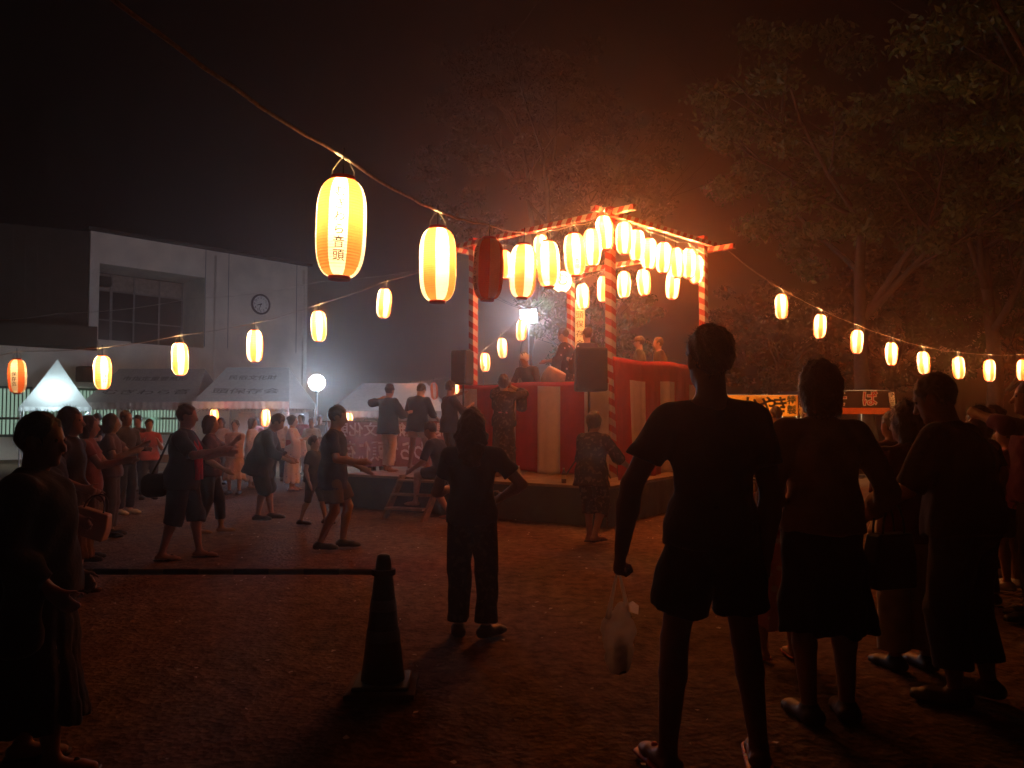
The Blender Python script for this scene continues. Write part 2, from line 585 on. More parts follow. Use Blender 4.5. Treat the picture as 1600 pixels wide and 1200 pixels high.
def curtain(name, label, p0, p1, z0, z1, nstripe, first_red, band=0.0, flare=0.0, seed=0, amp=0.03, skew=None):
    """hung striped cloth from p0 to p1 (top edge at z1), bottom at z0"""
    rr = random.Random(seed)
    p0, p1 = Vector(p0), Vector(p1)
    d = p1 - p0
    nrm = Vector((d.y, -d.x, 0)).normalized()
    per = 10
    ns, nz = nstripe * per, 22
    phs = [rr.random() * 6.28 for _ in range(6)]
    vs, fs, mi = [], [], []
    for j in range(nz + 1):
        tz = j / nz
        for i in range(ns + 1):
            t = i / ns
            g = 0.25 + 0.75 * tz
            a = amp * g * (math.sin(t * nstripe * 1.7 * PI + phs[0]) + 0.6 * math.sin(t * nstripe * 4.1 * PI + phs[1] + 1.2 * tz) + 0.35 * math.sin(t * nstripe * 7.3 * PI + phs[2] + 2.0 * tz))
            sag = -0.03 * math.sin(t * PI * max(2, nstripe // 3)) ** 2 * (1 - tz)
            q = p0 + d * t + nrm * (a + amp * 1.6 + flare * tz * (1 - t) ** 2) - d.normalized() * (flare * 1.1 * tz * (1 - t) ** 1.5)
            hem = 0.02 * math.sin(t * nstripe * 2.6 + phs[3]) * tz
            vs.append((q.x, q.y, z1 + (z0 - z1) * tz + sag + hem))
    for j in range(nz):
        zc = (z1 - z0) * (j + 0.5) / nz
        for i in range(ns):
            fs.append((j * (ns + 1) + i, (j + 1) * (ns + 1) + i, (j + 1) * (ns + 1) + i + 1, j * (ns + 1) + i + 1))
            red = ((i // per) % 2 == 0) == first_red
            mi.append(0 if (red or zc < band) else 1)
    m = MB(); m.v, m.f, m.mi = vs, fs, mi
    o = m.build(name, [M_red, M_white], smooth=True)
    sd = o.modifiers.new('thickness', 'SOLIDIFY'); sd.thickness = 0.004
    return tag(o, label, 'curtain', 'striped curtains round the tower')


LP, RP, BP = NP + U * LU, NP + Vv * LV, NP + U * LU + Vv * LV
offL, offR = -Vv * 0.085, -U * 0.1
curtain('striped_curtain', 'red and white striped curtain with stripes to its top, left face of the tower', LP + offL + U * 0.25, NP + offL - U * 0.06, DECK_H + 0.02, 2.11, 7, False, 0.06, 0.0, 5, 0.036)
curtain('striped_curtain', 'higher striped curtain with a plain red band along its top, right face of the tower', NP + offR - Vv * 0.16, RP + offR + Vv * 0.1, DECK_H + 0.02, 2.45, 7, True, 0.30, 0.28, 8, 0.032)
curtain('striped_curtain', 'red and white striped curtain on the far left face of the tower', BP + U * 0.1, LP + U * 0.1, DECK_H + 0.02, 2.1, 8, True, 0.0, 0.0, 9, 0.025)
curtain('striped_curtain', 'red and white striped curtain on the far right face of the tower', RP + Vv * 0.1, BP + Vv * 0.1, DECK_H + 0.02, 2.1, 9, True, 0.0, 0.0, 12, 0.025)

# hanging sign board on the far post
sg = thing('sign_board', 'narrow white vertical board with black characters on the far post', 'sign', at(906, 540, 16.85), 0)
MB().box((0, 0, 0.42), (0.2, 0.03, 1.1)).build('board', mat('cream_board', (0.7, 0.62, 0.5), 0.7), sg, bevel=0.004)
mb = MB()
for i, ch in enumerate('音頭保存会'):
    vv, ff = text_verts(ch, 0.17)
    mb.add([(p[0], -0.018, 0.84 - i * 0.2 + p[1]) for p in vv], ff)
mb.build('lettering', M_ink, sg)

# steps up to the deck
stp = thing('wooden_steps', 'small dark wooden steps leaning against the left stage edge', 'steps', (x_at(650, 12.05), 12.0, 0), math.radians(-24))
for s in (-1, 1):
    MB().add([(s * 0.34 - 0.02, -0.42, 0), (s * 0.34 + 0.02, -0.42, 0), (s * 0.34 + 0.02, -0.26, 0), (s * 0.34 - 0.02, -0.26, 0),
              (s * 0.34 - 0.02, 0.12, 0.62), (s * 0.34 + 0.02, 0.12, 0.62), (s * 0.34 + 0.02, 0.26, 0.62), (s * 0.34 - 0.02, 0.26, 0.62)],
             [(3, 2, 1, 0), (4, 5, 6, 7), (0, 1, 5, 4), (1, 2, 6, 5), (2, 3, 7, 6), (3, 0, 4, 7)]).build('stringer', M_wood, stp)
for k in range(3):
    MB().box((0, -0.26 + 0.165 * k, 0.16 + 0.19 * k), (0.64, 0.2, 0.03)).build('tread', M_ply, stp, bevel=0.004)


# ------------------------------------------------------------------ paper lanterns
LR, LH = 0.13, 0.51


def shade_r(t):
    t = max(-1, min(1, t))
    return 0.056 + (LR - 0.056) * (1 - abs(t) ** 3.4) ** 0.55 * (1.0 - 0.035 * (1 - t) / 2)


def shade_mesh(name, rings, segs, ribs, mats=None):
    vs, fs, mi = [], [], []
    for j in range(rings + 1):
        t = -1 + 2 * j / rings
        r = shade_r(t)
        if ribs:
            r += 0.0022 * math.cos(2 * PI * ribs * j / rings) * min(1, (1 - abs(t)) * 8)
        for k in range(segs):
            a = 2 * PI * (k + 0.5) / segs
            vs.append((r * math.cos(a), r * math.sin(a), t * LH / 2))
    per = segs // 8
    for j in range(rings):
        for k in range(segs):
            k2 = (k + 1) % segs
            fs.append((j * segs + k, j * segs + k2, (j + 1) * segs + k2, (j + 1) * segs + k))
            # gore 0 is centred on -y: letters go there, and it is white
            g = int(((2 * PI * (k + 1) / segs) + PI / 2 + PI / 8) / (PI / 4)) % 8
            mi.append(g % 2)
    m = MB(); m.v, m.f, m.mi = vs, fs, mi
    return m.mesh(name, mats or [M_paper_w, M_paper_r], True)


SH_NEAR = shade_mesh('paper_shade', 132, 64, 33, [M_paper_wt, M_paper_rt])
SH_LEFT = shade_mesh('paper_shade', 52, 40, 13, [M_paper_wt, M_paper_rt])
SH_MID = shade_mesh('paper_shade', 52, 40, 13)
SH_FAR = shade_mesh('paper_shade', 22, 32, 0)


def ring_mesh(z0, r, h, m):
    mb = MB()
    mb.lathe([(r * 0.9, z0 - h / 2), (r, z0 - h / 2), (r, z0 + h / 2), (r * 0.9, z0 + h / 2), (r * 0.9, z0 - h / 2)], 24, cap=False)
    return mb.mesh('lantern_ring', m, False)


RING_T = ring_mesh(LH / 2 + 0.004, 0.064, 0.03, M_ring_r)
RING_B = MB().lathe([(0.058, -LH / 2 - 0.017), (0.058, -LH / 2 + 0.009)], 24).mesh('lantern_ring', M_ring_r)     # closed by a solid disc added to stop bulb light spilling down
RING_TK = ring_mesh(LH / 2 + 0.004, 0.064, 0.03, M_ring_k)
mb = MB()
for s in (-1, 1):
    mb.tube([(s * 0.052, 0, LH / 2), (s * 0.058, 0, LH / 2 + 0.05), (s * 0.03, 0.01, LH / 2 + 0.1), (0, 0, LH / 2 + 0.13)], 0.0028, 5)
WIRE = mb.mesh('wire_handle', M_wire)
mb = MB()
mb.lathe([(0.004, 0.05), (0.022, 0.035), (0.03, 0.0), (0.022, -0.025), (0.004, -0.036)], 14)
BULB = mb.mesh('bulb', M_bulb, True)
BULB_OFF = mb.mesh('bulb', M_deadbulb, True)
mb = MB()
mb.tube([(0, 0, 0.045), (0, 0, 0.14)], 0.016, 8)
mb.tube([(0, 0, 0.14), (0, 0, 0.32)], 0.004, 5)
SOCKET = mb.mesh('bulb_socket', M_black)


def letter_mesh(s, size=0.062, top=0.16, bold=0.006):
    mb = MB()
    for i, ch in enumerate(s):
        vv, ff = text_verts(ch, size, bold)
        zc = top - i * size * 1.06
        pts = []
        for x, y, _ in vv:
            z = zc + y
            r = shade_r(2 * z / LH) + 0.0045
            a = -PI / 2 + x / max(r, 0.03)
            pts.append((r * math.cos(a), r * math.sin(a), z))
        mb.add(pts, ff)
    return mb.mesh('lettering', M_ink)


LET_ONDO = letter_mesh('むぎわら音頭')
LET_KAI = letter_mesh('保存会', 0.07, 0.02)
WARM = (1.0, 0.6, 0.27)
LUM = 25.0


def lantern(px, py, y, power, label, group, detail='far', yaw=None, letters=None, bulb_z=0.11, tilt=0.0, pos=None):
    p = Vector(pos) if pos is not None else at(px, py, y)
    L = thing('paper_lantern', label, 'lantern', p, 0, group)
    L.rotation_euler = (random.uniform(-0.06, 0.06), random.uniform(-0.06, 0.06) + tilt, random.uniform(0, 6.28) if yaw is None else math.radians(yaw))
    link('paper_shade', {'near': SH_NEAR, 'left': SH_LEFT, 'mid': SH_MID, 'far': SH_FAR}[detail], L)
    link('top_ring', RING_T, L)
    link('bottom_ring', RING_B, L)
    link('wire_handle', WIRE, L)
    link('bulb', BULB if power > 0 else BULB_OFF, L, loc=(0, 0, bulb_z))
    link('bulb_socket', SOCKET, L, loc=(0, 0, bulb_z))
    if letters:
        link('lettering', letters, L)
    if power > 0:
        light('POINT', L, (0, 0, bulb_z - 0.002), power * LUM * random.uniform(0.8, 1.2), WARM, 0.036)
    return L


def top_of(L):
    return L.location + Vector((0, 0, LH / 2 + 0.13))


def cord(name, label, pts, r=0.006, wob=0.0, seg=10, cat='cord'):
    """a cord through the given points with a little sag between them"""
    rr = random.Random(len(pts) * 7 + int(abs(pts[0][0]) * 100))
    out_ = []
    for a, b_ in zip(pts[:-1], pts[1:]):
        a, b_ = Vector(a), Vector(b_)
        L_ = (b_ - a).length
        for i in range(seg):
            t = i / seg
            q = a.lerp(b_, t)
            q.z -= 0.03 * L_ * 4 * t * (1 - t) * 0.5
            if wob and i:
                q += Vector((rr.uniform(-wob, wob), 0, rr.uniform(-wob, wob)))
            out_.append(q)
    out_.append(Vector(pts[-1]))
    mb = MB().tube(out_, r, 6)
    return tag(mb.build(name, M_cord, smooth=True), label, cat)


PS, PT, PW = 4.2, 19.0, 14.0     # bulbs: front cord, tower, outer cords
g = 'lanterns on the cord overhead in front of the tower'
front = [
    lantern(533, 357, 4.15, PS, 'largest nearest lit paper lantern with black vertical writing, overhead left of centre', g, 'near', 8, LET_ONDO, tilt=0.02),
    lantern(684, 414, 5.6, PS * 1.25, 'second largest lit lantern, hanging right of and beyond the nearest one', g, 'near', 24, None),
    lantern(763, 421, 6.75, 0, 'large unlit dark red lantern hanging in front of the left tower post', g, 'near', -58, LET_ONDO),
    lantern(817, 424, 7.7, 9, 'large lit lantern just right of the unlit dark red one', g, 'mid', 30, None),
    lantern(857, 413, 9.0, 12, 'large lit lantern hanging in front of the round white lantern with one character', g, 'mid', -22, None),
    lantern(898, 398, 9.8, 13, 'large lit lantern with black writing, hanging in front of the far tower post', g, 'mid', 6, LET_ONDO),
    lantern(925, 387, 11.3, 18, 'lit lantern second from the near tower post on its left side', g, 'mid', -20, None),
    lantern(945, 364, 12.05, 22, 'highest lit lantern, just left of the near tower post top', g, 'mid', 20, None)]
cord('lantern_cord', 'twisted cord sloping down from upper left to the tower, carrying the largest lanterns',
     [(-2.35, -0.6, 3.35), (-1.34, 2.5, 2.86)] + [top_of(L) for L in front] + [NP + Vector((-0.1, -0.1, 4.62))], 0.0085, 0.005, 9)
g = 'lanterns under the beams of the tower'
lantern(788, 414, 14.3, 18, 'lit lantern half hidden behind the unlit one, under the left beam', g, 'far', -30)
lantern(846, 391, 13.6, 20, 'lit lantern whose top shows left of a larger one under the left beam', g, 'far', 20)
rl = ['first', 'second', 'third', 'fourth', 'fifth', 'sixth', 'seventh']
side = []
for i, (px, py, t) in enumerate(((975, 372, 0.35), (995, 384, 0.7), (1014, 397, 1.05), (1037, 403, 1.5), (1057, 411, 1.88), (1076, 412, 2.25), (1087, 421, 2.55))):
    q = NP + Vv * t - U * 0.14
    side.append(lantern(px, py, q.y, PT, rl[i] + ' lit lantern right of the near tower post, under the right beam', g, 'mid', [0, 45, 22, 20, 10, 35, 50][i], LET_KAI if i in (3, 4) else None))
cord('lantern_cord', 'thin cord looped along the right tower beam above a row of lanterns', [NP + Vector((0, 0, 4.6)) - U * 0.14] + [top_of(L) for L in side] + [RP - U * 0.14 + Vector((0, 0, 4.5))], 0.005, 0.003, 5)
bl = ['lit lantern low beside the far tower post', 'lit lantern half hidden behind the near tower post', 'lit lantern first right of the near post on the lower far row',
      'lit lantern second right of the near post on the lower far row', 'lit lantern third right of the near post on the lower far row']
rear = []
for i, (px, py, y) in enumerate(((911, 463, 16.6), (943, 452, 16.3), (975, 445, 15.9), (1006, 441, 15.6), (1051, 446, 15.1))):
    rear.append(lantern(px, py, y, PT, bl[i], g, 'far', [22, 40, 0, 15, 33][i]))
cord('lantern_cord', 'sagging cord below the far right tower beam holding five lanterns', [BP + Vector((-0.05, 0, 4.4))] + [top_of(L) for L in rear] + [RP + Vector((-0.1, 0.1, 4.45))], 0.005, 0.003, 6)

# round white lantern with one character
rd = thing('round_lantern', 'round white lantern with one large black character, beyond the left tower beam', 'lantern', at(878, 440, 15.3), 0, g)
prof = [(0.05 + 0.135 * math.cos(a), 0.19 * math.sin(a)) for a in [(-PI / 2 + PI * i / 16) * 0.96 for i in range(17)]]
MB().lathe(prof, 32, cap=False).build('paper_shade', M_paper_w, rd, smooth=True)
for s, nm in ((1, 'top_ring'), (-1, 'bottom_ring')):
    MB().lathe([(0.05, s * 0.19 - 0.012), (0.06, s * 0.19 - 0.012), (0.06, s * 0.19 + 0.012), (0.05, s * 0.19 + 0.012), (0.05, s * 0.19 - 0.012)], 20, cap=False).build(nm, M_ring_k, rd)
link('wire_handle', WIRE, rd, loc=(0, 0, -0.06))
link('bulb', BULB, rd, loc=(0, 0, 0.03))
vv, ff = text_verts('む', 0.27, 0.012)
pts = []
for x, y, _ in vv:
    r = 0.05 + 0.135 * math.sqrt(max(0, 1 - (y / 0.19) ** 2)) + 0.006
    a = -PI / 2 + x / r
    pts.append((r * math.cos(a), r * math.sin(a), y))
MB().add(pts, ff).build('lettering', M_ink, rd)
light('POINT', rd, (0, 0, 0.03), 14 * LUM, WARM, 0.036)

g = 'lanterns on the cord to the left'
lf = ['leftmost lantern on the left cord, dimmer than the rest, showing red and cream gores', 'second lantern from the left edge, with black writing, above the dark heads', 'third lantern from the left edge, in front of the long white tent roof',
      'fourth lantern from the left edge, hanging below the wall clock', 'fifth lantern from the left edge, between the clock and the second largest lantern', 'sixth and highest lantern of the left cord, nearest the tower']
left = []
for i, (px, py, y) in enumerate(((27, 588, 12.2), (160, 582, 12.4), (281, 561, 12.8), (398, 541, 13.2), (498, 510, 13.7), (600, 474, 14.2))):
    left.append(lantern(px, py, y, [1.1, 9, 12, 15, 15, 11][i], lf[i], g, 'left', [12, 40, 30, 52, 18, 30][i], LET_KAI if i < 2 else None))
cord('lantern_cord', 'cord rising from the left edge to the tower with six lanterns', [at(-160, 566, 12.0), at(-60, 566, 12.1)] + [top_of(L) for L in left] + [LP + U * 0.45 + Vector((0, 0, 4.55))], 0.006, 0.004, 8)
cord('wire', 'thin bare wire from the tower to the dark wing of the building', [LP + Vector((0, 0, 4.5)), at(500, 440, 19), at(300, 466, 23), at(94, 489, 27), at(-30, 500, 29.5)], 0.006, 0.0, 8, 'wire')

g = 'lanterns on the cord to the right'
rt = ['first lantern right of the tower, highest of the right cord', 'second lantern right of the tower on the right cord', 'third lantern right of the tower on the right cord', 'fourth lantern right of the tower on the right cord',
      'fifth lantern right of the tower on the right cord', 'sixth lantern right of the tower, right behind the grey haired head', 'seventh lantern right of the tower, second from the right edge', 'lantern cut off by the right edge of the picture']
right = []
for i, (px, py, y) in enumerate(((1221, 479, 16.8), (1281, 510, 17.3), (1339, 534, 17.8), (1393, 553, 18.2), (1443, 567, 18.6), (1498, 575, 19.0), (1546, 579, 19.3), (1598, 578, 19.7))):
    right.append(lantern(px, py, y, PW * 0.8, rt[i], g, 'far', [5, 40, 50, 10, 0, 52, 48, 20][i]))
cord('lantern_cord', 'cord sagging from the tower to the right edge with eight lanterns', [RP - U * 0.5 + Vector((0, 0, 4.55))] + [top_of(L) for L in right] + [at(1660, 552, 20.0), at(1760, 540, 20.6)], 0.006, 0.004, 8)

g = 'lanterns on the far cord behind the tower'
fr = ['far lantern just below the high floodlight', 'far lantern second below the high floodlight', 'far lantern third below the high floodlight, beside the left tower post', 'far lantern half hidden behind a dancer, by the curtain end',
      'far unlit red and white lantern between two dancers', 'far lantern by the shoulder of the bare legged dancer', 'far lantern partly hidden between the two left stage dancers', 'far lantern beside the head of the leftmost stage dancer']
far = []
for i, (px, py, y, w) in enumerate(((815, 516, 20, 1), (785, 544, 21.5, 1), (758, 566, 22.5, 1), (714, 603, 24.5, 1), (678, 611, 25.5, 0), (657, 614, 27, 1), (641, 614, 28.5, 1), (627, 617, 29, 1))):
    far.append(lantern(px, py, y, PW * 0.6 * w, fr[i], g, 'far', [20, 35, 10, 5, 22, 30, 40, 48][i]))
cord('lantern_cord', 'far cord dropping from the floodlight to the left behind the dancers', [at(850, 470, 18.6)] + [top_of(L) for L in far] + [at(560, 612, 31)], 0.006, 0.003, 6)
g = 'lanterns hung at the tent eaves'
lantern(335, 653, 25.0, PW * 0.7, 'eave lantern half hidden behind a head, under the left end of the tent roof', g, 'far', 30)
lantern(415, 653, 25.0, PW * 0.8, 'eave lantern left of the bowing dark coated dancer', g, 'far', 10)
lantern(545, 657, 26.5, PW * 0.5, 'eave lantern beside the face of the dancer in shorts', g, 'far', 0)

# ------------------------------------------------------------------ floodlights
M_flood = emit_mat('floodlight_glass', (0.8, 0.92, 1.0), 60.0)


def floodlight(label, p, aim, power, w=0.3, pole_to=0.0):
    p = Vector(p)
    fl = thing('floodlight', label, 'floodlight', (p.x, p.y, pole_to), 0, 'cold white floodlights')
    d = (Vector(aim) - p).normalized()
    q = d.to_track_quat('-Z', 'Y').to_matrix().to_4x4()
    h = Vector((0, 0, p.z - pole_to))
    M = Matrix.Translation(h) @ q
    MB().box((0, 0, 0.07), (w + 0.06, w * 0.8 + 0.06, 0.13)).build('housing', M_dkmetal, fl, bevel=0.01, M=M)
    MB().box((0, 0, -0.002), (w, w * 0.8, 0.006)).build('lit_glass', M_flood, fl, M=M)
    MB().tube([(0, 0, 0), (0, 0, h.z - 0.12)], 0.025, 10).build('pole', M_steel, fl)
    for a in range(3):
        t = a * 2.094
        MB().tube([(0, 0, 0.75), (0.55 * math.cos(t), 0.55 * math.sin(t), 0.01)], 0.014, 8).build('tripod_leg', M_steel, fl)
    light('POINT', fl, h + d * 0.3, power, (0.5, 0.72, 1.0), 0.2)
    return fl


bp_ = at(495, 598, 23)
bll = thing('balloon_light', 'round cold white balloon lamp on a stand beside the white wall end', 'floodlight', (bp_.x, bp_.y, 0), 0, 'cold white floodlights')
MB().lathe([(0.23 * math.cos(a), bp_.z + 0.23 * math.sin(a)) for a in [-1.5 + 3.0 * i / 14 for i in range(15)]], 28).build('lit_globe', M_flood, bll, smooth=True)
MB().lathe([(0.05, bp_.z - 0.28), (0.06, bp_.z - 0.22)], 16).build('collar', M_dkmetal, bll)
MB().tube([(0, 0, 0), (0, 0, bp_.z - 0.26)], 0.025, 10).build('pole', M_steel, bll)
for a in range(3):
    t = a * 2.094
    MB().tube([(0, 0, 0.75), (0.55 * math.cos(t), 0.55 * math.sin(t), 0.01)], 0.014, 8).build('tripod_leg', M_steel, bll)
light('POINT', bll, (0, 0, bp_.z), 5000, (0.42, 0.68, 1.0), 0.24)
floodlight('bright cold floodlight on a tall pole behind the tower', at(826, 494, 27), (-1.5, 15, 1.0), 420, 0.55)

# ------------------------------------------------------------------ building on the left
A_ = Vector((-16.5, 31.0, 0)); B_ = Vector((-9.9, 38.4, 0))
bd = (B_ - A_).normalized()
bl_ = (B_ - A_).length
bang = math.atan2(bd.y, bd.x)
bld = thing('white_building', 'two storey white building with a large recessed window above the tents', 'building', A_, bang)
# local: x along the facade, -y towards the festival ground
RZ = 8.85
S0, S1, Z0, Z1 = 0.36, 4.72, 4.55, 7.62
mb = MB()
for (x0, x1, z0, z1) in ((0, S0, 4.6, RZ), (S0, S1, Z1, RZ), (S1, bl_, 0, RZ), (S0, S1, 0, Z0), (-9, S0, 0, 4.15)):
    mb.box(((x0 + x1) / 2, 0.15 + 0.9, (z0 + z1) / 2), (x1 - x0, 2.1, z1 - z0))
mb.build('wall', M_wall, bld)
MB().box((bl_ / 2, 5, RZ / 2), (bl_ - 0.02, 5.6, RZ - 0.02)).build('wall', M_wall, bld)
MB().box((bl_ / 2, 3.6, RZ + 0.06), (bl_ + 0.3, 7.6, 0.12)).build('roof', M_dkwall, bld)
for x in (S1 + 0.02, S1 + 1.1, bl_ - 0.6):
    MB().box((x, -0.003, 4.6 + (RZ - 4.6) / 2), (0.03, 0.012, RZ - 4.62)).build('wall_joint', mat('dark_joint', (0.2, 0.18, 0.16), 0.9), bld)
for x in (S1 + 0.45, bl_ - 0.25):
    MB().tube([(x, -0.06, 0), (x, -0.06, RZ - 0.2)], 0.05, 8).build('drain_pipe', M_wall, bld, smooth=True)
# the recessed window
M_glass = mat('dark_window_glass', (0.02, 0.02, 0.022), 0.12, 0.6, var=0.1)
M_frame = mat('aluminium_frame', (0.22, 0.2, 0.18), 0.5, 0.5, 0.4)
M_panel = mat('pale_window_panel', (0.33, 0.27, 0.22), 0.7)
wz, wh = Z0, Z1 - Z0
win = MB().box(((S0 + S1) / 2, 2.1, (Z0 + Z1) / 2), (S1 - S0, 0.05, wh)).build('window', M_dkwall, bld)
bars = [S0 + 0.03, S0 + 1.25, S0 + 2.2, S0 + 3.3, S1 - 0.03]
for i in range(4):
    for (z0, z1, m) in ((Z0 + 0.1, Z0 + 1.05, M_glass), (Z0 + 1.12, Z0 + 2.28, M_glass), (Z0 + 2.36, Z1 - 0.04, M_panel)):
        MB().box(((bars[i] + bars[i + 1]) / 2, 2.05, (z0 + z1) / 2), (bars[i + 1] - bars[i] - 0.05, 0.03, z1 - z0)).build('pane', m, win)
for i, x in enumerate(bars):
    MB().box((x, 2.02, (Z0 + Z1) / 2), (0.11 if i == 1 else 0.06, 0.06, wh - 0.02)).build('mullion', M_frame, win)
for z in (Z0 + 0.07, Z0 + 1.08, Z0 + 2.32):
    MB().box(((S0 + S1) / 2, 2.0, z), (S1 - S0 - 0.04, 0.05, 0.05)).build('transom', M_frame, win)
MB().box((S0 + 0.85, 1.75, Z1 - 0.42), (0.5, 0.4, 0.42)).build('ventilator', M_dkwall, bld, bevel=0.05)
MB().box((S0 + 0.7, 0.9, Z0 + 0.045), (1.3, 1.4, 0.06)).build('sill', M_wall, bld)
# dark wing and canopy
wing = thing('dark_wing', 'dark brown clad wing of the building at the left edge', 'building', A_, math.atan2(-1.3, -2.5))
MB().box((4.5, -1.2, 6.8), (9, 2.2, 4.06)).build('wall', M_dkwall, wing)
for k in range(22):
    MB().box((0.2 + k * 0.4, -0.085, 6.8), (0.05, 0.03, 4.0)).build('cladding_rib', M_dkwall, wing)
MB().box((4.4, 0.5, 4.55), (9.4, 2.2, 0.75)).build('canopy', M_dkwall, wing)
# lit ground floor windows with bars
M_litwin = emit_mat('fluorescent_lit_window', (0.62, 0.95, 0.72), 0.42)
M_bar = mat('green_window_bars', (0.03, 0.06, 0.045), 0.5, 0.4)


def lit_window(px0, px1, py0, py1, y):
    a, c = at(px0, py1, y), at(px1, py0, y)
    # placed just before the ground floor wall, in the building's own axes
    def loc(p):
        r = p.copy(); r.z = 0
        dd = r - A_
        return dd.dot(bd)
    return a, c


inv = Matrix.Rotation(-bang, 4, 'Z')
for (x0, x1, z0, z1) in ((-5.2, -2.0, 0.9, 2.6), (-1.6, 1.1, 0.9, 2.6), (1.4, 3.6, 0.9, 2.6)):
    f = MB().box(((x0 + x1) / 2, -0.03, (z0 + z1) / 2), (x1 - x0, 0.03, z1 - z0)).build('window', M_litwin, bld)
    mb = MB()
    nb = int((x1 - x0) / 0.125)
    for k in range(nb + 1):
        mb.box((x0 + (x1 - x0) * k / nb, -0.085, (z0 + z1) / 2), (0.035, 0.03, z1 - z0 + 0.1))
    mb.build('window_bars', M_bar, f)
    for z in (z0 - 0.02, (z0 + z1) / 2 - 0.25, z1 + 0.02):
        MB().box(((x0 + x1) / 2, -0.125, z), (x1 - x0 + 0.1, 0.04, 0.09)).build('window_rail', M_bar, f)
    light('AREA', bld, ((x0 + x1) / 2, -0.3, (z0 + z1) / 2), 9, (0.7, 1.0, 0.8), shape='RECTANGLE', size=x1 - x0, size_y=1.4).rotation_euler = (PI / 2, 0, 0)
MB().box((0.0, -0.25, 3.2), (0.9, 0.5, 0.6)).build('wall_unit', M_dkwall, bld, bevel=0.05)

# wall clock
ck = thing('wall_clock', 'round white wall clock with dark rim high on the white wall', 'clock', A_ + bd * 7.36 + Vector((bd.y, -bd.x, 0)) * 0.06 + Vector((0, 0, 6.73)), bang)
RX = Matrix.Rotation(PI / 2, 4, 'X')
MB().lathe([(0.39, 0.0), (0.47, 0.0), (0.47, 0.1), (0.43, 0.12), (0.39, 0.07)], 48, cap=False).build('rim', M_dkmetal, ck, smooth=True, M=RX)
MB().lathe([(0.0, 0.0), (0.41, 0.0), (0.41, 0.05), (0.0, 0.05)], 48, cap=False).build('face', mat('clock_face', (0.85, 0.85, 0.82), 0.5, var=0.04), ck, M=RX)
mb = MB()
for i in range(12):
    h = str(i + 1) if True else ''
    vv, ff = text_verts(str(i + 1), 0.15)
    a = PI / 2 - (i + 1) * PI / 6
    mb.add([(0.31 * math.cos(a) + p[0], -0.053, 0.31 * math.sin(a) + p[1]) for p in vv], ff)
mb.build('numerals', M_ink, ck)


def hand(L_, w, ang, y):
    a = PI / 2 - math.radians(ang)
    c, s = math.cos(a), math.sin(a)
    MB().add([(-0.06 * c + w * s, y, -0.06 * s - w * c), (-0.06 * c - w * s, y, -0.06 * s + w * c), (L_ * c - w * s * 0.5, y, L_ * s + w * c * 0.5), (L_ * c + w * s * 0.5, y, L_ * s - w * c * 0.5)], [(0, 1, 2, 3)]).build('clock_hand', M_ink, ck)


hand(0.2, 0.025, 255, -0.058)
hand(0.32, 0.018, 198, -0.063)


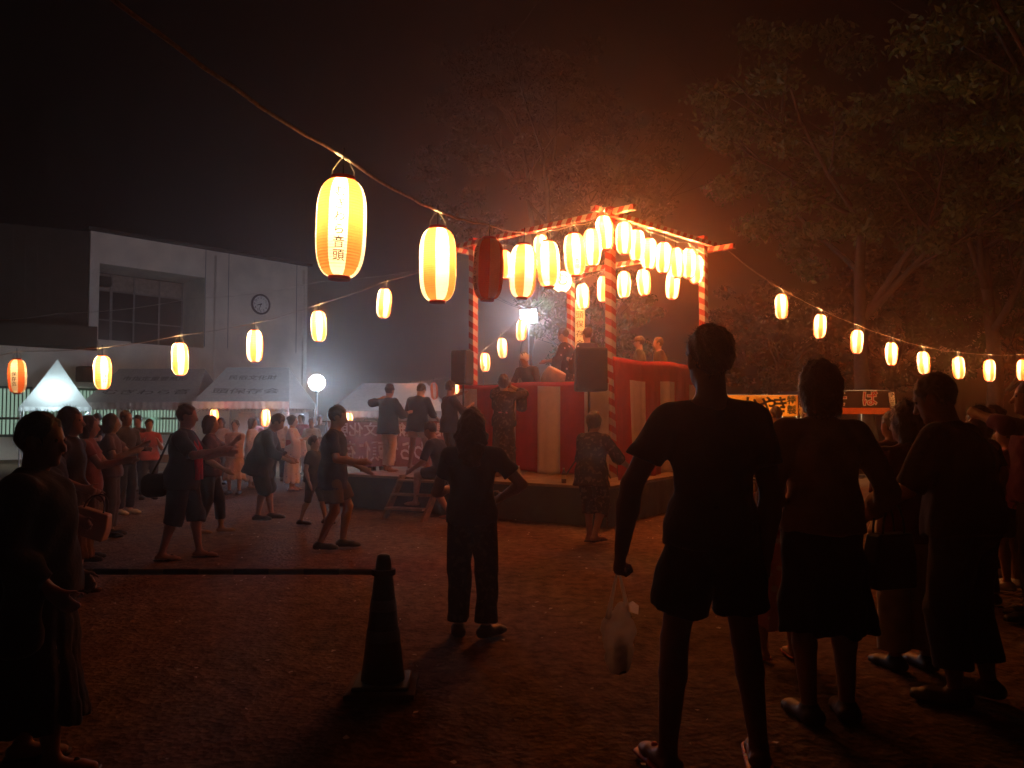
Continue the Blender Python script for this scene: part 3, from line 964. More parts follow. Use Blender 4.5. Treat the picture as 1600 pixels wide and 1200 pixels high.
# ------------------------------------------------------------------ tents
def tent(name, label, x0, x1, y0, y1, ze, zr, inset, cloth, group, scallop=0.12, pyramid=False, lines=None, skew=0.0, val=0.26):
    o = thing(name, label, 'tent', ((x0 + x1) / 2, (y0 + y1) / 2, 0), 0, group)
    w, dp = (x1 - x0) / 2, (y1 - y0) / 2
    ym = 0.0
    mb = MB()
    rx0, rx1 = (0, 0) if pyramid else (-w + inset, w - inset)
    # sloping roof sheets, slightly bellied, subdivided
    def sheet(a, b_, c, d, n=8):
        vs = []
        for j in range(n + 1):
            for i in range(n + 1):
                s, t = i / n, j / n
                p = Vector(a).lerp(Vector(b_), s).lerp(Vector(d).lerp(Vector(c), s), t)
                p.z -= 0.07 * math.sin(PI * t) * (0.5 + 0.5 * math.sin(PI * s))
                vs.append(tuple(p))
        mb.add(vs, [(j * (n + 1) + i, j * (n + 1) + i + 1, (j + 1) * (n + 1) + i + 1, (j + 1) * (n + 1) + i) for j in range(n) for i in range(n)])
    sheet((-w, -dp, ze), (w, -dp, ze), (rx1, ym, zr), (rx0, ym, zr))
    sheet((w, dp, ze), (-w, dp, ze), (rx0, ym, zr), (rx1, ym, zr))
    sheet((w, -dp, ze), (w, dp, ze), (rx1, ym, zr), (rx1, ym, zr))
    sheet((-w, dp, ze), (-w, -dp, ze), (rx0, ym, zr), (rx0, ym, zr))
    mb.build('roof_cloth', cloth, o, smooth=False)
    for (a, b_) in (((-w, -dp), (w, -dp)), ((w, -dp), (w, dp)), ((w, dp), (-w, dp)), ((-w, dp), (-w, -dp))):
        a, b_ = Vector((*a, 0)), Vector((*b_, 0))
        L_ = (b_ - a).length
        n = max(4, int(L_ / scallop)) * 4
        vs, fs = [], []
        nr = Vector(((b_ - a).y, -(b_ - a).x, 0)).normalized()
        for i in range(n + 1):
            q = a.lerp(b_, i / n) + nr * (0.012 * math.sin(i * 0.9) + 0.004)
            ph = (i % 4) / 4
            vs += [(q.x, q.y, ze), (q.x, q.y, ze - val + 0.06 * abs(math.cos(ph * PI)) + 0.01 * math.sin(i * 2.3))]
        fs = [(2 * i, 2 * i + 2, 2 * i + 3, 2 * i + 1) for i in range(n)]
        MB().add(vs, fs).build('valance', cloth, o, smooth=True)
    for sx in (-1, 1):
        for sy in (-1, 1):
            MB().tube([(sx * (w - 0.03), sy * (dp - 0.03), 0), (sx * (w - 0.03), sy * (dp - 0.03), ze)], 0.022, 8).build('leg', M_steel, o)
    for sx in (-1, 1):
        MB().tube([(sx * (w - 0.03), -dp + 0.03, ze - 0.5), (sx * (w - 0.5), -dp + 0.03, ze - 0.03)], 0.014, 6).build('brace', M_steel, o)
    if lines:
        for (s, size, t, xs) in lines:
            # writing laid on the front roof sheet at height share t
            vv, ff = text_verts(s, size, 0.012)
            wid = max(p[0] for p in vv) - min(p[0] for p in vv)
            pts = []
            for x, y, _ in vv:
                tt = t + y / math.hypot(zr - ze, dp)
                xx = x / wid * xs
                yy = -dp + (ym + dp) * tt
                zz = ze + (zr - ze) * tt - 0.07 * math.sin(PI * tt) * (0.5 + 0.5 * math.sin(PI * (xx + w) / (2 * w)))
                pts.append((xx, yy - 0.03, zz + 0.03))
            MB().add(pts, ff).build('lettering', M_tentink, o)
    return o


M_tentink = mat('faded_tent_ink', (0.1, 0.09, 0.09), 0.9, 0.1)
g = 'white event tents in front of the building'
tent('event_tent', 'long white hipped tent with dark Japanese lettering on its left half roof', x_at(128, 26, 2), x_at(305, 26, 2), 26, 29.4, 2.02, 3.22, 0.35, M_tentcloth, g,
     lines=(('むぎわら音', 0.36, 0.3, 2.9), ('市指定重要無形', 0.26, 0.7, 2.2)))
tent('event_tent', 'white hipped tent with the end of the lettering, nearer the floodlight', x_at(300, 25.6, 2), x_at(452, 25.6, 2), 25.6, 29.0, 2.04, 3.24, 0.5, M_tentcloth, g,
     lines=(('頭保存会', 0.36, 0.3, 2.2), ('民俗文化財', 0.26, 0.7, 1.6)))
t3 = tent('pavilion_tent', 'small steep white tent glowing from a cold lamp inside', x_at(88, 25.95, 2) - 0.98, x_at(88, 25.95, 2) + 0.98, 25, 26.9, 1.86, 3.42, 0.0, M_litcloth, g, pyramid=True, val=0.16)
t3.rotation_euler.z = math.radians(29)
light('POINT', t3, (-0.05, -0.2, 2.15), 95, (0.72, 0.95, 1.0), 0.08)
MB().tube([(-0.6, -0.2, 2.22), (0.5, -0.2, 2.22)], 0.02, 8).build('fluorescent_tube', emit_mat('fluorescent_tube', (0.8, 0.97, 1.0), 12), t3)
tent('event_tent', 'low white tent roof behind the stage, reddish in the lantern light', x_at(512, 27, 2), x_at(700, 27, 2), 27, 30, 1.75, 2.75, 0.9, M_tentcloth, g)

# pale partition panels beside the tent
for i, (px0, px1) in enumerate(((372, 399), (403, 440), (443, 482))):
    a = x_at(px0, 28, 1); c = x_at(px1, 28, 1)
    o = thing('partition_panel', ['pale partition panel right behind the eave lantern', 'pale partition panel behind the bowing dancer', 'pale partition panel below the floodlight'][i], 'panel', ((a + c) / 2, 28, 0), 0, 'pale partition panels')
    MB().box((0, 0, 0.95), (c - a, 0.04, 1.5)).build('board', mat('pale_panel', (0.6, 0.6, 0.58), 0.6, var=0.06), o)
    for s in (-1, 1):
        MB().box((s * ((c - a) / 2 - 0.04), 0.05, 0.86), (0.04, 0.04, 1.72)).build('leg', M_steel, o)

# banner seen from behind, mirrored writing
bn = thing('cloth_banner', 'reddish cloth banner seen from behind with mirrored white characters, beyond the stage', 'banner', (x_at(612, 19, 1), 19.0, 0), 0)
bw, b0, b1 = 3.1, 0.35, 1.42
vs, fs = [], []
for j in range(9):
    for i in range(41):
        vs.append((-bw / 2 + bw * i / 40, 0.035 * math.sin(i * 0.5 + j * 0.2), b0 + (b1 - b0) * j / 8))
MB().add(vs, [(j * 41 + i, j * 41 + i + 1, (j + 1) * 41 + i + 1, (j + 1) * 41 + i) for j in range(8) for i in range(40)]).build('cloth', cloth_mat('faded_red_banner', (0.3, 0.1, 0.085), 0.35), bn, smooth=True)
mb = MB()
for s, size, z, wd in (('県指定無形文化財', 0.34, 1.2, 2.7), ('むぎわら音頭保存会', 0.5, 0.68, 3.0)):
    vv, ff = text_verts(s, size, 0.02)
    wid = max(p[0] for p in vv) - min(p[0] for p in vv)
    pts = []
    for x, y, _ in vv:
        xx = -x / wid * wd
        i = (xx + bw / 2) / bw * 40; j = (z + y - b0) / (b1 - b0) * 8
        pts.append((xx, 0.035 * math.sin(i * 0.5 + j * 0.2) - 0.008, z + y))
    mb.add(pts, ff)
mb.build('lettering', M_white, bn)
MB().tube([(-bw / 2 - 0.1, 0, b1), (bw / 2 + 0.1, 0, b1)], 0.018, 8).build('top_pole', M_wood, bn)
for s in (-1, 1):
    for k in (-1, 1):
        MB().tube([(s * bw / 2, 0, b1 + 0.03), (s * bw / 2 + k * 0.24, -0.1 * k, 0)], 0.016, 8).build('stand_leg', M_steel, bn)


# ------------------------------------------------------------------ food stalls on the right
M_yellow = cloth_mat('yellow_stall_cloth', (0.78, 0.3, 0.03), 0.4, 0.08)
M_brownb = cloth_mat('dark_brown_stall_cloth', (0.018, 0.01, 0.008), 0.0, 0.1)
M_orange = cloth_mat('orange_stall_cloth', (0.65, 0.2, 0.03), 0.4, 0.08)
M_redink = mat('red_print', (0.62, 0.03, 0.025), 0.7, 0.2, var=0.05)
M_whink = mat('white_print', (0.78, 0.74, 0.68), 0.7, 0.2, var=0.05)
M_grink = mat('dark_green_print', (0.04, 0.07, 0.02), 0.7, 0.2, var=0.05)
M_yelink = mat('yellow_print', (0.85, 0.55, 0.05), 0.7, 0.2, var=0.2, scale=8)


def stall(label, px0, px1, y, zb, zt, cloth, depth=1.6):
    a, c = x_at(px0, y, 1.8), x_at(px1, y, 1.8)
    o = thing('food_stall', label, 'stall', ((a + c) / 2, y, 0), 0, 'food stalls')
    w = (c - a) / 2
    for sx in (-1, 1):
        for yy in (0.02, depth):
            MB().tube([(sx * (w - 0.02), yy, 0), (sx * (w - 0.02), yy, zt + 0.02)], 0.02, 8).build('post', M_steel, o)
    n = 24
    vs = []
    for j in range(5):
        for i in range(n + 1):
            x = -w + 2 * w * i / n
            vs.append((x, -0.02 + 0.012 * math.sin(i * 1.1 + j * 0.3), zt + (zb - zt) * j / 4 + 0.012 * math.sin(i * 0.8) * (j == 4)))
    MB().add(vs, [(j * (n + 1) + i, (j + 1) * (n + 1) + i, (j + 1) * (n + 1) + i + 1, j * (n + 1) + i + 1) for j in range(4) for i in range(n)]).build('front_banner', cloth, o, smooth=True)
    for sx in (-1, 1):
        MB().add([(sx * w, 0, zt), (sx * w, 0, zb), (sx * (w + 0.12), depth, zb), (sx * (w + 0.12), depth, zt)], [(0, 1, 2, 3)]).build('side_banner', cloth, o)
    # sloping canopy
    MB().add([(-w - 0.03, -0.05, zt + 0.01), (w + 0.03, -0.05, zt + 0.01), (w + 0.1, depth + 0.1, zt - 0.1), (-w - 0.1, depth + 0.1, zt - 0.1)], [(0, 1, 2, 3)]).build('canopy', M_tentcloth, o)
    MB().box((0, 0.35, 0.8), (2 * w - 0.1, 0.6, 0.04)).build('counter', M_ply, o)
    MB().box((0, 0.06, 0.42), (2 * w - 0.1, 0.02, 0.72)).build('counter_cloth', cloth, o)
    for sx in (-0.5, 0.5):
        bl__ = link('bulb', BULB, o, loc=(sx * w, 0.5, zb + 0.18))
        light('POINT', o, (sx * w, 0.5, zb + 0.13), 42, (1, 0.66, 0.32), 0.04)
    return o, w


s1, w1 = stall('squid stall with a yellow banner and black writing', 1095, 1247, 20.0, 1.55, 2.07, M_yellow)


def stall_text(o, s, px, y, z, size, m, bold, off=-0.04, nm='lettering'):
    vv, ff = text_verts(s, size, bold)
    x0 = x_at(px, y, 1.8) - o.location.x
    MB().add([(x0 + p[0], off, z + p[1]) for p in vv], ff).build(nm, m, o)


for s, px in (('い', 1140), ('か', 1171), ('や', 1200), ('き', 1218)):
    stall_text(s1, s, px, 20, 1.8, 0.44, M_ink, 0.03)
stall_text(s1, '特', 1236, 20, 1.93, 0.23, M_grink, 0.03)
stall_text(s1, '製', 1236, 20, 1.69, 0.23, M_grink, 0.03)
x0 = x_at(1185, 20, 1.8) - s1.location.x
pts = [(x0 + 0.13 * math.cos(t) * (1 + 0.3 * math.sin(3 * t)), -0.036, 1.83 + 0.2 * math.sin(t) * (1 + 0.12 * math.cos(5 * t))) for t in [2 * PI * i / 28 for i in range(28)]]
MB().add(pts, [tuple(range(28))]).build('printed_figure', M_yelink, s1)
s2, w2 = stall('noodle stall with a dark banner and red characters outlined in white', 1254, 1390, 20.4, 1.76, 2.2, M_brownb)
for s, px in (('は', 1268), ('そ', 1312), ('ば', 1358)):
    stall_text(s2, s, px, 20.4, 1.97, 0.4, M_whink, 0.06, -0.04, 'lettering_outline')
    stall_text(s2, s, px, 20.4, 1.97, 0.4, M_redink, 0.0, -0.05)
MB().box((0, -0.03, 1.68), (2 * w2, 0.015, 0.16)).build('lower_band', M_orange, s2)
for sx in (-1, 1):
    MB().tube([(sx * w2, -0.09, 1.35), (sx * (w2 + 0.05), -0.09, 1.75), (sx * w2, -0.09, 2.15)], 0.07, 10).build('patterned_pole', pattern_mat('white_and_black_print', (0.72, 0.68, 0.6), (0.02, 0.015, 0.012), 22, 0.52), s2, smooth=True)

# ------------------------------------------------------------------ trees
M_leaf = {}
for nm, col in (('olive', (0.085, 0.13, 0.035)), ('green', (0.05, 0.1, 0.028)), ('dark', (0.009, 0.011, 0.006))):  # dark set: unlit night gloom put into the leaf colour
    m, nt, out = new_mat(nm + '_leaves')
    b = principled(nt, out, col, 0.6, 0.3)
    tc = nt.nodes.new('ShaderNodeTexCoord')
    n = nt.nodes.new('ShaderNodeTexNoise'); n.inputs['Scale'].default_value = 2.2; n.inputs['Detail'].default_value = 8
    r = nt.nodes.new('ShaderNodeValToRGB')
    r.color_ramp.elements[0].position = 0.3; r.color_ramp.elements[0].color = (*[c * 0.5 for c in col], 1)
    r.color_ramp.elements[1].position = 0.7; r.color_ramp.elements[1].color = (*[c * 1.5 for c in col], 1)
    nt.links.new(tc.outputs['Object'], n.inputs['Vector']); nt.links.new(n.outputs['Fac'], r.inputs['Fac']); nt.links.new(r.outputs['Color'], b.inputs['Base Color'])
    t = nt.nodes.new('ShaderNodeBsdfTranslucent'); nt.links.new(r.outputs['Color'], t.inputs['Color'])
    ms = nt.nodes.new('ShaderNodeMixShader'); ms.inputs['Fac'].default_value = 0.35
    nt.links.new(b.outputs[0], ms.inputs[1]); nt.links.new(t.outputs[0], ms.inputs[2]); nt.links.new(ms.outputs[0], out.inputs['Surface'])
    M_leaf[nm] = m
M_bark = mat('grey_brown_bark', (0.05, 0.042, 0.032), 0.9, 0.1, var=0.4, scale=9, bump=0.8, bscale=25)


def tree(label, x, y, height, crown_r, crown_z0, seed, leaf='olive', n_leaf=13000, leaf_s=0.13, trunk_r=0.2, lean=(0, 0), squash=0.8):
    rr = random.Random(seed)
    rs = np.random.RandomState(seed)
    o = thing('tree', label, 'tree', (x, y, 0), 0, 'trees round the festival ground')
    tips = []
    mb = MB()

    def grow(p, d, L_, r, lvl):
        pts = [p]; rad = [r]
        q = p.copy(); dd = d.copy()
        n = 5
        for i in range(n):
            dd = (dd + Vector((rr.uniform(-1, 1), rr.uniform(-1, 1), rr.uniform(-0.4, 0.7))) * 0.16).normalized()
            q = q + dd * (L_ / n)
            pts.append(q.copy()); rad.append(r * (1 - 0.55 * (i + 1) / n))
        mb.tube(pts, rad, 8 if lvl < 2 else 5)
        if lvl >= 3:
            tips.append(q); tips.append(pts[3])
            return
        k = 5 if lvl == 0 else rr.randint(3, 4)
        for j in range(k):
            t = rr.randint(2, n) if lvl else rr.randint(3, n)
            a = rr.uniform(0, 6.28)
            sd = Vector((math.cos(a), math.sin(a), 0))
            nd = (dd * rr.uniform(0.35, 0.8) + sd * rr.uniform(0.6, 1.0) + Vector((0, 0, rr.uniform(0.0, 0.35)))).normalized()
            grow(pts[t], nd, L_ * rr.uniform(0.55, 0.75), rad[t] * 0.62, lvl + 1)
    grow(Vector((0, 0, -0.05)), Vector((lean[0], lean[1], 1)).normalized(), crown_z0 + crown_r * 0.35, trunk_r, 0)
    mb.build('trunk', M_bark, o, smooth=True)
    T = np.array([list(t) for t in tips])
    cz = crown_z0 + crown_r * squash
    cc = np.array([lean[0] * cz, lean[1] * cz, cz])
    # pull the limb ends into an uneven crown, add clumps on its shell
    k = len(T)
    extra = rs.normal(size=(max(10, int(k * 0.5)), 3)); extra /= np.linalg.norm(extra, axis=1)[:, None]
    extra *= rs.uniform(0.55, 1.0, (len(extra), 1)) ** 0.5
    E_ = cc + extra * [crown_r, crown_r, crown_r * squash]
    C = np.concatenate([T[np.linalg.norm((T - cc) / [crown_r, crown_r, crown_r * squash], axis=1) < 1.25], E_])
    # gather the leaves into separate rounded sprays with gaps between them
    keep = [0]
    for q in rs.permutation(len(C)):
        if np.linalg.norm(C[keep] - C[q], axis=1).min() > crown_r * 0.24:
            keep.append(q)
    C = C[keep]
    per = max(8, n_leaf // max(1, len(C)))
    cs = rs.uniform(0.55, 1.25, len(C)) * crown_r * 0.13
    dirs = rs.normal(size=(len(C) * per, 3)); dirs /= np.linalg.norm(dirs, axis=1)[:, None]
    rad = rs.uniform(0, 1, (len(C) * per, 1)) ** 0.45 * (1 + 0.35 * np.sin(dirs[:, :1] * 5 + dirs[:, 1:2] * 4))
    pts = np.repeat(C, per, 0) + dirs * rad * np.repeat(cs, per)[:, None] * [1.25, 1.25, 0.75]
    n = len(pts)
    a = rs.normal(size=(n, 3)); a[:, 2] -= 0.5; a /= np.linalg.norm(a, axis=1)[:, None]
    b_ = np.cross(a, rs.normal(size=(n, 3))); b_ /= np.linalg.norm(b_, axis=1)[:, None]
    s = leaf_s * rs.uniform(0.6, 1.3, (n, 1))
    V_ = np.stack([pts - a * s, pts + b_ * s * 0.42, pts + a * s, pts - b_ * s * 0.42], 1).reshape(-1, 3)
    F_ = np.arange(n * 4).reshape(-1, 4)
    me = bpy.data.meshes.new('crown')
    me.vertices.add(len(V_)); me.vertices.foreach_set('co', V_.astype(np.float32).ravel())
    me.loops.add(F_.size); me.loops.foreach_set('vertex_index', F_.ravel().astype(np.int32))
    me.polygons.add(n); me.polygons.foreach_set('loop_start', np.arange(0, F_.size, 4, dtype=np.int32))
    me.update(calc_edges=True)
    me.materials.append(M_leaf[leaf])
    link('crown', me, o)
    return o


tree('tall tree with spreading bare limbs, right of the tower', x_at(1365, 25), 25, 13, 4.8, 6.0, 21, 'olive', 26000, 0.12, 0.3)
tree('tall leafy tree at the right, above the lantern cord', x_at(1555, 25), 25, 13, 4.6, 5.6, 5, 'olive', 26000, 0.12, 0.3)
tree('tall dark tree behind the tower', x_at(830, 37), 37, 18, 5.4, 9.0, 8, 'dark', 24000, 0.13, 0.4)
tree('tree whose leafy branch hangs into the top right corner', 10.9, 14.5, 11, 3.1, 6.2, 29, 'green', 10000, 0.1, 0.2, (-0.03, 0))
tree('small green tree lit by the high floodlight, beside the far post', x_at(935, 29), 29, 6, 2.3, 3.0, 30, 'green', 16000, 0.09, 0.14)
tree('low leafy tree behind the lanterns at the right edge', x_at(1555, 28), 28, 6.5, 2.8, 2.9, 41, 'green', 16000, 0.1, 0.16)
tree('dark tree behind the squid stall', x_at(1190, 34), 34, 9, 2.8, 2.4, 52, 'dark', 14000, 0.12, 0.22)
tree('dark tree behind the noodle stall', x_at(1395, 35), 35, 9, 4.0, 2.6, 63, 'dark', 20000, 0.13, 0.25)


# ------------------------------------------------------------------ figures: smooth bodies and clothes grown from distance fields
def n3(v):
    v = np.asarray(v, float)
    l = np.linalg.norm(v)
    return v / l if l > 1e-9 else v


class Field:
    def __init__(self, h):
        self.h, self.pr, self.sub, self.cuts = h, [], [], []

    def cap(self, a, b, ra, rb, k=0.02, cut=None, lat=None, s=1.0):
        self.pr.append(('c', np.array(a, float), np.array(b, float), ra, rb, k, cut, None if lat is None else n3(lat), s))

    def ell(self, c, r, R=None, k=0.02, cut=None):
        self.pr.append(('e', np.array(c, float), np.array(r, float), np.eye(3) if R is None else R, k, cut))

    def _bb(self, p, m):
        if p[0] == 'c':
            r = max(p[3], p[4]) * max(1.0, p[8]) + m
            return np.minimum(p[1], p[2]) - r, np.maximum(p[1], p[2]) + r
        ext = np.abs(p[3]) @ p[2] + m
        return p[1] - ext, p[1] + ext

    def _eval(self, p, P):
        if p[0] == 'c':
            _, a, b, ra, rb, k, cut, lat, s = p
            ba = b - a
            q = P - a
            t = np.clip(q @ ba / max(ba @ ba, 1e-9), 0, 1)
            q = q - t[..., None] * ba
            if lat is not None:
                w = q @ lat
                q = q - (w * (1 - 1 / s))[..., None] * lat
            d = np.sqrt((q * q).sum(-1)) - (ra + (rb - ra) * t)
        else:
            _, c, r, R, k, cut = p
            q = (P - c) @ R
            k0 = np.sqrt(((q / r) ** 2).sum(-1))
            k1 = np.sqrt(((q / (r * r)) ** 2).sum(-1))
            d = k0 * (k0 - 1) / np.maximum(k1, 1e-6)
        if cut:
            for (pt, nn) in cut:
                d = np.maximum(d, (P - np.asarray(pt)) @ np.asarray(nn))
        return d

    def mesh(self, wrinkle=0.0, freq=18.0, seed=0, fold=None, floor=None):
        h = self.h
        m = 0.05
        bbs = [self._bb(p, m) for p in self.pr]
        lo = np.min([b[0] for b in bbs], 0) - 2 * h
        hi = np.max([b[1] for b in bbs], 0) + 2 * h
        n = np.maximum(4, np.ceil((hi - lo) / h).astype(int) + 1)
        ax = [lo[i] + h * np.arange(n[i]) for i in range(3)]
        D = np.full(n, 1.0, np.float32)
        for p, (b0, b1) in zip(self.pr, bbs):
            i0 = np.maximum(0, np.floor((b0 - lo) / h).astype(int))
            i1 = np.minimum(n, np.ceil((b1 - lo) / h).astype(int) + 1)
            sl = tuple(slice(i0[i], i1[i]) for i in range(3))
            P = np.stack(np.meshgrid(ax[0][sl[0]], ax[1][sl[1]], ax[2][sl[2]], indexing='ij'), -1)
            d = self._eval(p, P)
            k = p[5] if p[0] == 'c' else p[4]
            A = D[sl]
            if k > 0:
                w = np.clip(0.5 + 0.5 * (d - A) / k, 0, 1)
                D[sl] = d * (1 - w) + A * w - k * w * (1 - w)
            else:
                D[sl] = np.minimum(A, d)
        need = wrinkle or fold or self.sub or self.cuts or floor is not None
        if need:
            P = np.stack(np.meshgrid(*ax, indexing='ij'), -1)
            if wrinkle:
                rs = np.random.RandomState(seed)
                acc = 0
                for i in range(5):
                    v = n3(rs.normal(size=3) * [1, 1, 0.7]) * freq * (1 + 0.75 * i)
                    u = n3(rs.normal(size=3)) * freq * 0.5
                    acc = acc + np.sin(P @ v + 1.5 * np.sin(P @ u) + rs.rand() * 6) / (1 + 0.6 * i)
                D = D + wrinkle * acc
            if fold:
                c0, nf, amp, z0, z1 = fold
                th = np.arctan2(P[..., 1] - c0[1], P[..., 0] - c0[0])
                tz = np.clip((z0 - P[..., 2]) / (z0 - z1), 0, 1)
                D = D + amp * tz * (np.sin(nf * th + 1) + 0.5 * np.sin((nf * 2 + 1) * th))
            for p in self.sub:
                d = self._eval(p, P)
                D = np.maximum(D, -d)
            for (pt, nn) in self.cuts:
                D = np.maximum(D, (P - np.asarray(pt)) @ n3(nn))
            if floor is not None:
                D = np.maximum(D, floor - P[..., 2])
        return surface_nets(D, lo, h)


def surface_nets(D, lo, h):
    S = D < 0
    nx, ny, nz = D.shape
    c = np.zeros((nx - 1, ny - 1, nz - 1), np.int8)
    for dx in (0, 1):
        for dy in (0, 1):
            for dz in (0, 1):
                c += S[dx:nx - 1 + dx, dy:ny - 1 + dy, dz:nz - 1 + dz]
    ii = np.argwhere((c > 0) & (c < 8))
    if len(ii) == 0:
        return np.zeros((0, 3)), np.zeros((0, 4), int)
    idx = -np.ones(c.shape, np.int64)
    idx[ii[:, 0], ii[:, 1], ii[:, 2]] = np.arange(len(ii))
    acc = np.zeros((len(ii), 3)); cnt = np.zeros(len(ii))
    cor = [(a, b, d) for a in (0, 1) for b in (0, 1) for d in (0, 1)]
    val = {o: D[ii[:, 0] + o[0], ii[:, 1] + o[1], ii[:, 2] + o[2]].astype(float) for o in cor}
    for o in cor:
        for axx in range(3):
            if o[axx] == 0:
                o2 = tuple(1 if i == axx else o[i] for i in range(3))
                a, b = val[o], val[o2]
                mk = (a < 0) != (b < 0)
                t = np.where(mk, a / np.where(np.abs(a - b) < 1e-12, 1, a - b), 0)
                p = np.tile(np.array(o, float), (len(ii), 1))
                p[:, axx] = t
                acc[mk] += p[mk]; cnt[mk] += 1
    V = lo + h * (ii + acc / np.maximum(cnt, 1)[:, None])
    F = []
    for axx in range(3):
        s0 = [slice(None)] * 3; s1 = [slice(None)] * 3
        s0[axx] = slice(0, -1); s1[axx] = slice(1, None)
        A, B = S[tuple(s0)], S[tuple(s1)]
        e = np.argwhere(A != B)
        o1, o2 = [(1, 2), (2, 0), (0, 1)][axx]
        ok = (e[:, o1] > 0) & (e[:, o2] > 0) & (e[:, o1] < c.shape[o1]) & (e[:, o2] < c.shape[o2]) & (e[:, axx] < c.shape[axx])
        e = e[ok]
        flip = A[e[:, 0], e[:, 1], e[:, 2]]
        def g(d1, d2):
            q = e.copy(); q[:, o1] -= d1; q[:, o2] -= d2
            return idx[q[:, 0], q[:, 1], q[:, 2]]
        q = np.stack([g(1, 1), g(0, 1), g(0, 0), g(1, 0)], 1)
        q[~flip] = q[~flip][:, ::-1]
        F.append(q)
    F = np.concatenate(F)
    F = F[(F >= 0).all(1)]
    return V, F


def np_mesh(name, V, F, m):
    me = bpy.data.meshes.new(name)
    me.vertices.add(len(V)); me.vertices.foreach_set('co', np.asarray(V, np.float32).ravel())
    me.loops.add(F.size); me.loops.foreach_set('vertex_index', F.ravel().astype(np.int32))
    me.polygons.add(len(F))
    me.polygons.foreach_set('loop_start', np.arange(0, F.size, 4, dtype=np.int32))
    me.polygons.foreach_set('use_smooth', np.ones(len(F), bool))
    me.update(calc_edges=True)
    me.validate()
    me.materials.append(m)
    return me


def rot_axis(v, ax, a):
    v, ax = np.asarray(v, float), n3(ax)
    return v * math.cos(a) + np.cross(ax, v) * math.sin(a) + ax * (ax @ v) * (1 - math.cos(a))


def ik(a, b, l1, l2, pole):
    d = b - a
    L = np.linalg.norm(d)
    mx = (l1 + l2) * 0.998
    if L > mx:
        b = a + d / L * mx; d = b - a; L = mx
    L = max(L, abs(l1 - l2) + 0.01)
    u = n3(d)
    x = (l1 * l1 - l2 * l2 + L * L) / (2 * L)
    y = math.sqrt(max(0, l1 * l1 - x * x))
    p = np.asarray(pole, float) - u * (np.asarray(pole, float) @ u)
    return a + u * x + n3(p) * y, b


SKIN = mat('skin', (0.34, 0.2, 0.135), 0.55, 0.35, var=0.08, scale=14)
SKIN_P = mat('pale_skin', (0.44, 0.28, 0.2), 0.55, 0.35, var=0.08, scale=14)
HAIR = mat('black_hair', (0.014, 0.011, 0.01), 0.38, 0.5, var=0.3, scale=40, bump=0.6, bscale=160)
HAIR_B = mat('dark_brown_hair', (0.035, 0.02, 0.013), 0.4, 0.5, var=0.3, scale=40, bump=0.6, bscale=160)
HAIR_G = mat('grey_and_rim_lit_hair', (0.2, 0.17, 0.15), 0.5, 0.4, var=0.3, scale=40, bump=0.6, bscale=160)  # true grey hair, and rim light on far onlookers put into the colour
EYE = mat('dark_eye', (0.01, 0.008, 0.008), 0.15, 0.6)


